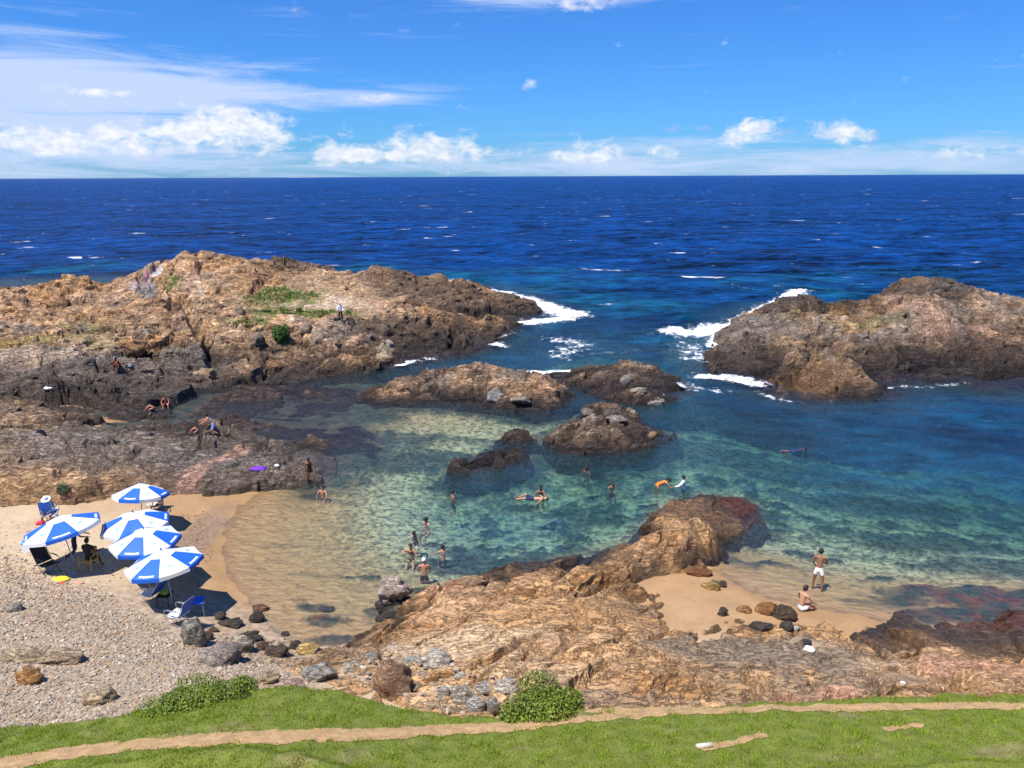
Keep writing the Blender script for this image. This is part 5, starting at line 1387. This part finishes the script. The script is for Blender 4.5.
soft('bag', (tl[0], tl[1], tl[2] + .437), (.17, .13, .13), simple('lime cloth', (.30, .50, .05), .7), 'lime green bag on the low dark table', 'bag', 3)
soft('bag', on(60, 580), (.30, .20, .10), simple('yellow cloth', (.75, .60, .03), .7), 'bright yellow bag on the shingle below the leftmost umbrella', 'bag', 5)
soft('towel', on(63, 584), (.16, .12, .05), simple('red cloth', (.45, .04, .04), .8), 'small red cloth lying against the yellow bag', 'towel', 6)
soft('towel', on(78, 583), (.20, .09, .04), simple('pink cloth', (.6, .28, .2), .8), 'pale pink cloth on the shingle right of the yellow bag', 'towel', 8)
soft('bag', on(41, 524), (.20, .16, .15), simple('crimson cloth', (.55, .02, .06), .7), 'red bag beside the seated person in a white hat', 'bag', 9)
soft('towel', on(258, 469), (.42, .22, .14), simple('purple cloth', (.16, .03, .55), .8), 'purple towel left on the dark rocks above the pool', 'towel', 12)
soft('bag', on(277, 466), (.14, .12, .12), simple('white cloth', (.7, .7, .7), .8), 'small white bag on the rocks right of the purple towel', 'bag', 13)
soft('bag', on(50, 388), (.42, .26, .14), simple('white plastic', (.8, .8, .8), .5), 'white bag lying on the flat rocks far left', 'bag', 14)
soft('towel', on(149, 438), (.20, .14, .10), M_PRINT, 'small white cloth on the rock shelf left of the tide pool', 'towel', 15)
soft('towel', on(809, 650), (.15, .20, .05), M_PRINT, 'white cloth on the grey rock below the seated man', 'towel', 16, rz=.4)
soft('bag', on(806, 643), (.17, .12, .09), M_BLACK, 'black bag on the grey rock next to a white cloth', 'bag', 17)
soft('bag', on(74, 575), (.12, .10, .12), simple('silver cloth', (.35, .38, .45), .5), 'small silver bag in the shade of the leftmost umbrella', 'bag', 18)
soft('towel', on(903, 683), (.08, .05, .03), M_PRINT, 'scrap of white cloth on the rocks near the right end of the grass', 'towel', 19)
soft('bag', on(129, 366), (.28, .2, .18), simple('grey cloth', (.25, .28, .33), .8), 'grey bag beside the crouching person on the headland', 'bag', 20)

# white bucket cooler with a turquoise lid
cp = on(29, 552)
root = empty('cooler', cp, label='white cooler with a turquoise lid left of the umbrellas', cat='cooler')
bm = bmesh.new(); box(bm, (0, 0, .19), (.36, .30, .38), bev=.02); bm_obj('body', bm, M_PRINT, root)
bm = bmesh.new(); box(bm, (0, 0, .405), (.38, .32, .05), bev=.01); bm_obj('lid', bm, simple('turquoise plastic', (.02, .42, .60), .5), root)
bm = bmesh.new(); tube(bm, [(-.19, 0, .3), (-.2, 0, .47), (.2, 0, .47), (.19, 0, .3)], .01, 6); bm_obj('handle', bm, M_POLE, root)
soft('towel', (cp[0], cp[1], cp[2] + .43), (.20, .15, .10), simple('turquoise cloth', (.02, .40, .60), .8), 'turquoise cloth heaped on the white cooler', 'towel', 21)

# concrete stub in the grass
p = lawn_hit2(704, 748)
bm = bmesh.new(); tube(bm, [(-.16, 0, .03), (.16, .02, .06)], [.055, .052], 14); 
prop(bm_obj('concrete_post', bm, simple('pale concrete', (.55, .50, .42), .9, var=.2, bump=.5)), 'short pale concrete post stub lying in the grass', 'post').location = tuple(p)

# ------------------------------------------------------------------ people
def skin_mat(nm, c): return simple(nm, c, .55, var=.06, scale=9)
SK = [skin_mat('light tan skin', (.52, .27, .16)), skin_mat('brown skin', (.30, .14, .075)), skin_mat('dark brown skin', (.14, .065, .04)), skin_mat('sunburnt skin', (.56, .22, .13))]
M_HAIR = simple('dark hair', (.018, .012, .010), .6, var=.3, scale=60)
M_EYE = simple('eye', (.02, .015, .01), .3)
M_LIP = simple('lips', (.35, .12, .10), .5)
FAB = dict(white=M_PRINT, black=M_BLACK, blue=simple('light blue cloth', (.30, .40, .75), .8), red=simple('red brown cloth', (.28, .06, .03), .8), orange=simple('orange cloth', (.80, .20, .02), .8), pink=simple('pink cloth', (.75, .15, .40), .8),
           teal=simple('teal cloth', (.03, .40, .55), .8), navy=simple('navy cloth', (.02, .03, .10), .8), green=simple('olive cloth', (.10, .12, .05), .8), grey=simple('grey cloth', (.30, .31, .33), .8))


def _dir(pitch, yaw=0, base=(0, 0, -1)):
    """unit vector: hanging down, swung forward by pitch, outward by yaw (degrees)"""
    p, y = math.radians(pitch), math.radians(yaw)
    return Vector((math.sin(y) * math.cos(p * 0) , math.sin(p) * math.cos(y), -math.cos(p) * math.cos(y))).normalized()


def person(loc, rz, label, skin=0, torso=(0, 0), head=(0, 0), arms=((0, 12), (0, 12)), fore=((15, 5), (15, 5)), thighs=((35, 12), (22, 8)), shins=((-55, 3), (-65, 3)), clothes=(), hair=True, cap=None, hat=None, lift=0.0, H_=1.62, ground='pelvis', female=False, matrix=None, group='bathers in and around the bay'):
    """body in its own frame facing +Y; loc is the pelvis unless ground='feet'"""
    k = H_ / 1.72
    tp, tr_ = math.radians(torso[0]), math.radians(torso[1])
    up = Vector((math.sin(tr_), math.sin(tp), math.cos(tp) * math.cos(tr_))).normalized()
    lat_ = Vector((1, 0, 0)); lat_ = (lat_ - up * lat_.dot(up)).normalized()
    fwd = up.cross(lat_)
    J = {}; pel = Vector((0, 0, 0)); J['pelvis'] = pel
    J['belly'] = pel + up * .14; J['chest'] = pel + up * .34; J['neckb'] = pel + up * .49; J['neck'] = pel + up * .555
    hd = (up + Vector((0, math.sin(math.radians(head[0])) , 0)) + lat_ * math.sin(math.radians(head[1])) * .6).normalized()
    J['headc'] = J['neck'] + hd * .125
    sw = .165 if female else .19; hw = .095 if female else .088
    E = [('pelvis', 'belly'), ('belly', 'chest'), ('chest', 'neckb'), ('neckb', 'neck')]
    rad = dict(pelvis=(.135, .105), belly=(.112, .085) if female else (.125, .092), chest=(.135, .098) if female else (.155, .105), neckb=(.085, .065), neck=(.052, .052))
    for i, s in enumerate((-1, 1)):
        n = 'LR'[i]
        J['sh' + n] = J['neckb'] + lat_ * s * sw - up * .035
        a = _dir(*arms[i]); a.x *= s
        J['el' + n] = J['sh' + n] + a * .285
        f = _dir(*fore[i]); f.x *= s
        J['wr' + n] = J['el' + n] + f * .245; J['pa' + n] = J['wr' + n] + f * .075
        J['hp' + n] = pel + lat_ * s * hw - Vector((0, 0, .05))
        t = _dir(*thighs[i]); t.x *= s
        J['kn' + n] = J['hp' + n] + t * .415
        q = _dir(*shins[i]); q.x *= s
        J['an' + n] = J['kn' + n] + q * .40
        ft = (Vector((s * .15, 1, -.25)) if abs(q.z) > .6 else Vector((s * .1, .3, .6))).normalized()
        J['to' + n] = J['an' + n] + ft * .15 + Vector((0, 0, -.03))
        E += [('neckb', 'sh' + n), ('sh' + n, 'el' + n), ('el' + n, 'wr' + n), ('wr' + n, 'pa' + n), ('pelvis', 'hp' + n), ('hp' + n, 'kn' + n), ('kn' + n, 'an' + n), ('an' + n, 'to' + n)]
        rad.update({'sh' + n: (.052,) * 2, 'el' + n: (.038,) * 2, 'wr' + n: (.026,) * 2, 'pa' + n: (.038, .02), 'hp' + n: (.092,) * 2, 'kn' + n: (.055,) * 2, 'an' + n: (.036,) * 2, 'to' + n: (.032, .024)})
    names = list(J); idx = {n: i for i, n in enumerate(names) if n != 'headc'}
    vs = [n for n in names if n != 'headc']; idx = {n: i for i, n in enumerate(vs)}
    me = bpy.data.meshes.new('tmp'); me.from_pydata([J[n] for n in vs], [(idx[a], idx[c]) for a, c in E], [])
    o = bpy.data.objects.new('tmp', me); COL.objects.link(o)
    sk = o.modifiers.new('s', 'SKIN'); sk.branch_smoothing = .6; sk.use_smooth_shade = True
    lay = me.skin_vertices[0].data
    for n in vs:
        r = rad[n]; lay[idx[n]].radius = (r[0], r[1]); lay[idx[n]].use_root = (n == 'pelvis')
    sb = o.modifiers.new('u', 'SUBSURF'); sb.levels = 2
    dg = bpy.context.evaluated_depsgraph_get(); ev = o.evaluated_get(dg)
    bmB = bmesh.new(); bmB.from_mesh(ev.to_mesh()); ev.to_mesh_clear()
    bpy.data.objects.remove(o)
    # clothing: shells over the parts of the body it covers
    segs = {}
    for a, c in E: segs[(a, c)] = (J[a], J[c])
    def near(pn):
        best = None
        for (a, c), (A, B_) in segs.items():
            d = B_ - A; t = max(0, min(1, (pn - A).dot(d) / d.dot(d))); q = (pn - A - d * t).length - .5 * (rad[a][0] * (1 - t) + rad[c][0] * t)
            if best is None or q < best[0]: best = (q, a, c, t)
        return best
    fz = {f.index: near(f.calc_center_median()) for f in bmB.faces} if clothes else {}
    shells = []
    for kind, colr in clothes:
        def keep(b_):
            _, a, c, t = b_
            if kind in ('trunks', 'shorts'): return (a == 'pelvis' and (c != 'belly' or t < .45)) or (a[:2] == 'hp' and t < (.35 if kind == 'trunks' else .8))
            if kind == 'bottom': return (a == 'pelvis' and (c != 'belly' or t < .25)) or (a[:2] == 'hp' and t < .06)
            if kind == 'top': return (a == 'belly' and t > .6) or (a == 'chest' and t < .35)
            if kind == 'swimsuit': return (a == 'pelvis') or a == 'belly' or (a == 'chest' and t < .6) or (a[:2] == 'hp' and t < .04)
            if kind == 'shirt': return a in ('belly', 'chest') or (a == 'pelvis' and c == 'belly') or (a == 'neckb' and c != 'neck') or (a[:2] == 'sh' and t < .55)
            if kind == 'longshirt': return a in ('belly', 'chest') or (a == 'pelvis' and c == 'belly') or (a == 'neckb' and c != 'neck') or a[:2] == 'sh' or (a[:2] == 'el' and t < .9)
            if kind == 'trousers': return (a == 'pelvis' and (c != 'belly' or t < .5)) or a[:2] == 'hp' or (a[:2] == 'kn' and t < .9)
            return False
        b2 = bmB.copy(); b2.faces.ensure_lookup_table(); b2.normal_update()
        dele = [f for f in b2.faces if not keep(fz[f.index])]
        bmesh.ops.delete(b2, geom=dele, context='FACES')
        b2.normal_update()
        for v in b2.verts: v.co += v.normal * .012
        shells.append((kind, colr, b2))
    # hands
    for i, s in enumerate((-1, 1)):
        n = 'LR'[i]; w_, pm = J['wr' + n], J['pa' + n]; d = (pm - w_).normalized()
        side = d.cross(Vector((0, 0, 1)) if abs(d.z) < .8 else Vector((0, 1, 0))).normalized(); nrm = side.cross(d)
        for j, (off, L) in enumerate(((-.028, .068), (-.009, .078), (.010, .073), (.028, .058))):
            p0 = pm + side * off - d * .005; b_ = .25 + .1 * j
            tube(bmB, [p0, p0 + d * L * .45 - nrm * L * .08, p0 + d * L * .75 - nrm * L * .25, p0 + d * L * .9 - nrm * L * .45], [.0095, .009, .008, .006], 6)
        p0 = w_ + d * .025 - side * .022
        tube(bmB, [p0, p0 + d * .03 - side * .03, p0 + d * .055 - side * .036 - nrm * .012], [.012, .010, .008], 6)
    # head with face, joined to the neck
    hf = (fwd + Vector((0, 0, 0))).normalized(); hf = (hf - hd * hf.dot(hd)).normalized(); hl_ = hf.cross(hd) * 1.0
    b3 = bmesh.new(); bmesh.ops.create_icosphere(b3, subdivisions=4, radius=1)
    def hpos(c):
        x, y, z = c
        w = .078 * (1 - .22 * max(0, -z) ** 1.3); dpt = .096 * (1 - .12 * max(0, -z))
        X_, Y_, Z_ = x * w, y * dpt, z * .118
        if y > 0:
            Y_ += .020 * math.exp(-((x / .16) ** 2 + ((z + .12) / .17) ** 2)) + .006 * math.exp(-((x / .3) ** 2 + ((z + .46) / .1) ** 2)) - .008 * math.exp(-(((abs(x) - .38) / .17) ** 2 + ((z - .08) / .13) ** 2)) + .008 * math.exp(-((x / .3) ** 2 + ((z + .8) / .2) ** 2))
        e = math.exp(-(((y + .05) / .16) ** 2 + ((z + .05) / .24) ** 2)) * (1 if abs(x) > .85 else 0)
        X_ += math.copysign(.018 * e, x)
        return X_, Y_, Z_
    mat_i = {}
    for f in b3.faces:
        c = f.calc_center_median().normalized()
        if c.y > .6 and abs(abs(c.x) - .38) < .11 and abs(c.z - .06) < .06: f.material_index = 1
        elif c.y > .6 and abs(c.x) < .24 and abs(c.z + .46) < .06: f.material_index = 2
        f.smooth = True
    raw = {v.index: v.co.copy() for v in b3.verts}
    def place(c): X_, Y_, Z_ = c; return J['headc'] + hl_ * X_ + hf * Y_ + hd * Z_
    for v in b3.verts: v.co = place(hpos(raw[v.index]))
    tmpm = bpy.data.meshes.new('t'); b3.to_mesh(tmpm); b3.free(); bmB.from_mesh(tmpm)
    bpy.data.meshes.remove(tmpm)
    root = bm_obj('person', bmB, [SK[skin], M_EYE, M_LIP])
    prop(root, label, 'person', group)
    def shell(name, fn, mat, sc_):
        b4 = bmesh.new(); bmesh.ops.create_icosphere(b4, subdivisions=3, radius=1)
        dele = [f for f in b4.faces if not fn(f.calc_center_median().normalized())]
        bmesh.ops.delete(b4, geom=dele, context='FACES')
        for v in b4.verts:
            c = v.co.copy(); p_ = Vector(hpos(c)); v.co = place(p_ * sc_ + Vector((0, -.004, .004)))
        return bm_obj(name, b4, mat, root, True)
    if hair:
        h = shell('hair', lambda c: c.z > .42 - (.0 if c.y > .35 else (.55 + (.5 if c.y < -.3 else 0))), M_HAIR, 1.10)
        if female:
            b5 = bmesh.new(); q0 = place((0, -.085, .03))
            tube(b5, [q0, q0 - hf * .035 - hd * .02, q0 - hf * .03 - up * .12, q0 - hf * .01 - up * .24], [.03, .05, .045, .02], 8); bm_obj('hair', b5, M_HAIR, root, True)
    if cap:
        shell('cap', lambda c: c.z > .22, FAB[cap], 1.17)
        b5 = bmesh.new(); cc_ = [place((math.sin(a) * .085, math.cos(a) * .09 + (.06 if True else 0), .05)) for a in np.linspace(-1.3, 1.3, 9)]
        ci = [place((math.sin(a) * .07, math.cos(a) * .075, .052)) for a in np.linspace(-1.3, 1.3, 9)]
        va = [b5.verts.new(v) for v in cc_]; vb = [b5.verts.new(v) for v in ci]
        for a in range(8): b5.faces.new((va[a], va[a + 1], vb[a + 1], vb[a]))
        bm_obj('cap_brim', b5, FAB[cap], root)
    if hat:
        b5 = bmesh.new(); rings = []
        for r_, z_ in ((.02, .16), (.07, .155), (.095, .10), (.10, .04), (.17, .025), (.205, .005)):
            rings.append([b5.verts.new(place((r_ * math.cos(a), r_ * 1.05 * math.sin(a), z_))) for a in np.linspace(0, 2 * math.pi, 16, endpoint=False)])
        for A, B_ in zip(rings, rings[1:]):
            for j in range(16): b5.faces.new((A[j], B_[j], B_[(j + 1) % 16], A[(j + 1) % 16]))
        b5.faces.new(rings[0]); bm_obj('hat', b5, FAB[hat], root, True)
    nm = dict(trunks='swim_trunks', shorts='shorts', bottom='bikini_bottom', top='bikini_top', swimsuit='swimsuit', shirt='shirt', longshirt='shirt', trousers='trousers')
    for kind, colr, b2 in shells: bm_obj(nm[kind], b2, FAB[colr], root, True)
    z0 = 0
    if ground == 'feet': z0 = -min(J['toL'].z, J['toR'].z, J['anL'].z, J['anR'].z) * k + .03
    root.scale = (k,) * 3
    root.rotation_euler = (0, 0, rz)
    root.location = (loc[0], loc[1], loc[2] + z0)
    if matrix is not None: root.matrix_world = Matrix.Translation(Vector(loc)) @ matrix @ Matrix.Scale(k, 4)
    return root


def wl(px, py, pel_depth): p = at(px, py, z=0); return (p[0], p[1], -pel_depth)   # person whose waterline shows at the pixel, pelvis that deep
CRO = dict(arms=((35, 20), (35, 20)), fore=((95, -25), (95, -25)))
# standing and seated men at the cove
b_ = hit(817, 591); person((b_[0], b_[1], -.28), R_(-25), 'man in white swim trunks standing in the shallows, back to the bay', 3 if 0 else 1, torso=(8, 0), head=(12, 0), arms=((10, 14), (20, 10)), fore=((45, -20), (70, -35)), thighs=((6, 9), (-6, 8)), shins=((-2, 3), (-6, 3)), clothes=(('trunks', 'white'),), ground='feet', H_=1.75)
b_ = hit(803, 612); person((b_[0] - .05, b_[1] + .12, b_[2] + .15), R_(-62), 'bare-backed man sitting on the wet sand with legs stretched out', 0, torso=(12, 0), head=(10, 0), arms=((20, 14), (35, 12)), fore=((50, -10), (60, -10)), thighs=((84, 14), (100, 12)), shins=((84, 6), (35, 4)), clothes=(('trunks', 'white'),), H_=1.75)
# by the rocks on the left of the pool
b_ = hit(311, 485); person((b_[0], b_[1], b_[2] - .1), R_(180), 'woman in a black swimsuit standing where the rocks meet the pool', 1, torso=(14, 0), head=(20, 0), arms=((0, 16), (0, 16)), fore=((25, 0), (25, 0)), thighs=((8, 12), (8, 12)), shins=((-6, 6), (-6, 6)), clothes=(('swimsuit', 'black'),), ground='feet', female=True, H_=1.66)
person(wl(323, 493, 0.32), R_(165), 'person sitting in the water beside the woman in black', 0, torso=(5, 0), arms=((25, 20), (25, 20)), fore=((40, -20), (40, -20)), thighs=((80, 12), (80, 12)), shins=((40, 4), (40, 4)), clothes=(('trunks', 'navy'),))
person(wl(452, 500, 0.22), R_(-75), 'bather standing waist deep in profile, farther out than the pink top', 1, torso=(4, 0), arms=((25, 10), (15, 10)), fore=((60, 0), (50, 0)), clothes=(('trunks', 'navy'),))
person(wl(428, 523, 0.40), R_(140), 'woman in a pink top up to her waist in the pool', 0, torso=(12, 0), head=(15, 0), clothes=(('top', 'pink'), ('bottom', 'pink')), female=True, thighs=((70, 10), (70, 10)), shins=((0, 4), (0, 4)), **CRO)
person(wl(416, 534, 0.44), R_(165), 'dark-haired bather leaning forward beside the woman in pink', 0, torso=(24, 0), head=(0, 0), arms=((50, 35), (60, 35)), fore=((100, 10), (100, -30)), clothes=(('top', 'black'), ('bottom', 'black')), female=True, thighs=((70, 10), (70, 10)), shins=((0, 4), (0, 4)))
person(wl(411, 551, 0.36), R_(170), 'woman in a black bikini with one arm bent, nearest the pool rock stack', 0, torso=(8, 0), arms=((20, 30), (80, 40)), fore=((30, -20), (120, -40)), clothes=(('top', 'black'), ('bottom', 'black')), female=True, thighs=((50, 10), (50, 10)), shins=((0, 4), (0, 4)))
person(wl(443, 551, 0.46), R_(20), 'dark-haired man seen from behind, chest deep to the right of the white cap', 3, torso=(6, 0), arms=((35, 45), (35, 45)), fore=((70, 20), (70, 20)), clothes=(('trunks', 'black'),), thighs=((50, 10), (50, 10)))
person(wl(424, 570, 0.26), R_(5), 'man in a white cap seen from behind, waist deep in the pool', 3, torso=(5, 0), arms=((20, 22), (20, 22)), fore=((60, -20), (60, -20)), clothes=(('trunks', 'black'),), cap='white', hair=False, thighs=((20, 10), (20, 10)), shins=((-10, 3), (-10, 3)))
# farther out
person(wl(541, 495, 0.20), R_(160), 'dark bather standing behind the one floating on the back', 1, torso=(10, 0), arms=((30, 30), (30, 30)), fore=((60, 0), (60, 0)), clothes=(('swimsuit', 'black'),), female=True)
fm_ = Matrix.Rotation(R_(80), 4, 'Z') @ Matrix.Rotation(R_(86), 4, 'X')
person((at(533, 499, z=0)[0], at(533, 499, z=0)[1], .02), 0, 'bather floating on the back with legs stretched out', 0, arms=((0, 70), (0, 60)), fore=((0, 80), (0, 70)), thighs=((12, 10), (26, 6)), shins=((-6, 2), (-30, 2)), clothes=(('shorts', 'navy'),), matrix=fm_)
person(wl(587, 472, 0.40), R_(150), 'lone bather chest deep nearest the centre islet', 2, torso=(6, 0), clothes=(('top', 'red'), ('bottom', 'red')), female=True, **CRO)
person(wl(612, 487, 0.40), R_(190), 'long-haired bather chest deep left of the orange swimsuit', 1, torso=(6, 0), clothes=(('top', 'red'), ('bottom', 'red')), female=True, **CRO)
person(wl(657, 487, -0.16), R_(-80), 'woman in an orange swimsuit bending over the water', 0, torso=(78, 0), head=(-30, 0), arms=((25, 10), (35, 10)), fore=((60, -5), (70, -5)), clothes=(('swimsuit', 'orange'),), thighs=((5, 8), (5, 8)), female=True)
person(wl(684, 489, 0.02), R_(75), 'man in a white shirt standing waist deep reaching forward', 1, torso=(6, 0), arms=((45, 12), (30, 12)), fore=((75, 0), (40, 0)), clothes=(('longshirt', 'white'), ('trunks', 'navy')))
sm_ = Matrix.Rotation(R_(-75), 4, 'Z') @ Matrix.Rotation(R_(-86), 4, 'X')
person((at(795, 451, z=0)[0], at(795, 451, z=0)[1], -.02), 0, 'swimmer in dark swimwear face down out in the blue water', 1, head=(-20, 0), arms=((150, 30), (60, 30)), fore=((150, 20), (60, 10)), thighs=((-4, 8), (6, 6)), shins=((-14, 2), (-4, 2)), clothes=(('shirt', 'navy'), ('shorts', 'navy')), matrix=sm_)
# tide pool
b_ = hit(214, 433); person((b_[0], b_[1], b_[2] - .05), R_(110), 'woman in light blue shorts bending forward at the tide pool', 3, torso=(35, 0), head=(10, 0), arms=((50, 10), (60, 10)), fore=((70, 0), (80, 0)), thighs=((10, 8), (0, 8)), clothes=(('shorts', 'blue'), ('top', 'white')), ground='feet', female=True, H_=1.55)
b_ = hit(199, 433); person((b_[0], b_[1], b_[2] + .15), R_(95), 'child crouching at the tide pool before the woman in light blue shorts', 3, torso=(55, 0), head=(-10, 0), arms=((50, 10), (60, 10)), fore=((40, 0), (40, 0)), thighs=((85, 12), (85, 12)), shins=((-20, 3), (-20, 3)), clothes=(('trunks', 'black'),), H_=1.15)
b_ = hit(155, 411); person((b_[0], b_[1], b_[2] + .2), R_(100), 'sunburnt bather crouching low at the left end of the tide pool', 3, torso=(60, 0), head=(-15, 0), arms=((50, 15), (55, 15)), fore=((40, 0), (40, 0)), thighs=((95, 15), (95, 15)), shins=((-15, 3), (-15, 3)), clothes=(('trunks', 'black'),), H_=1.35)
b_ = hit(166, 407); person((b_[0], b_[1], b_[2] + .25), R_(200), 'sunburnt bather sitting just right of the low crouching one', 3, torso=(15, 0), arms=((20, 20), (20, 20)), fore=((60, -10), (60, -10)), thighs=((95, 15), (95, 15)), shins=((20, 3), (20, 3)), clothes=(('bottom', 'black'),), H_=1.4)
# on the rocks
b_ = hit(341, 322); person(tuple(b_), R_(190), 'man in white with dark trousers standing on the headland', 1, torso=(5, 0), arms=((10, 12), (30, 12)), fore=((60, -10), (80, -20)), thighs=((4, 5), (-3, 5)), shins=((-4, 2), (-6, 2)), clothes=(('longshirt', 'white'), ('trousers', 'black')), cap='white', hair=False, ground='feet', H_=1.78)
b_ = hit(120, 368); person((b_[0], b_[1], b_[2] + .28), R_(150), 'person in red brown clothes crouching on the left rocks', 2, torso=(28, 0), head=(10, 0), arms=((40, 15), (40, 15)), fore=((80, -20), (80, -20)), thighs=((100, 14), (100, 14)), shins=((-12, 3), (-12, 3)), clothes=(('longshirt', 'red'), ('trousers', 'red')), hair=False, cap='grey')
person(wl(24, 279, 0.10), R_(150), 'distant bather standing in the open sea behind the left rocks', 2, torso=(5, 0), arms=((30, 50), (30, 50)), fore=((60, 20), (60, 20)), clothes=(('trunks', 'white'),))
b_ = hit(50, 521); person((b_[0], b_[1] + .1, b_[2] + .42), R_(185), 'person in a white hat and turquoise shirt seated behind the leftmost umbrella', 1, torso=(12, 0), head=(15, 0), arms=((15, 22), (15, 22)), fore=((75, -30), (75, -30)), thighs=((82, 12), (82, 12)), shins=((5, 3), (5, 3)), clothes=(('longshirt', 'teal'), ('shorts', 'blue')), hat='white', hair=False)
folding_chair((b_[0], b_[1] + .08, b_[2]), R_(185), 'blue folding chair carrying the person in a white hat', M_BLUE, M_BLUE, recl=.1)
# in the shade
person((yc[0] + .0, yc[1] + .02, yc[2] + .56), R_(172 + 180), 'dark-skinned person seated on the yellow chair in the shade', 2, torso=(4, 0), head=(5, 0), arms=((20, 14), (20, 14)), fore=((70, -10), (70, -10)), thighs=((84, 8), (84, 8)), shins=((5, 3), (5, 3)), clothes=(('shirt', 'black'), ('shorts', 'black')))
b_ = hit(76, 556); person(tuple(b_), R_(-60), 'dark-skinned person standing by the pole of the leftmost umbrella', 2, torso=(16, 0), head=(15, 0), arms=((30, 12), (30, 12)), fore=((70, -10), (70, -10)), thighs=((6, 6), (-2, 6)), clothes=(('shirt', 'black'), ('shorts', 'navy')), ground='feet', H_=1.6)
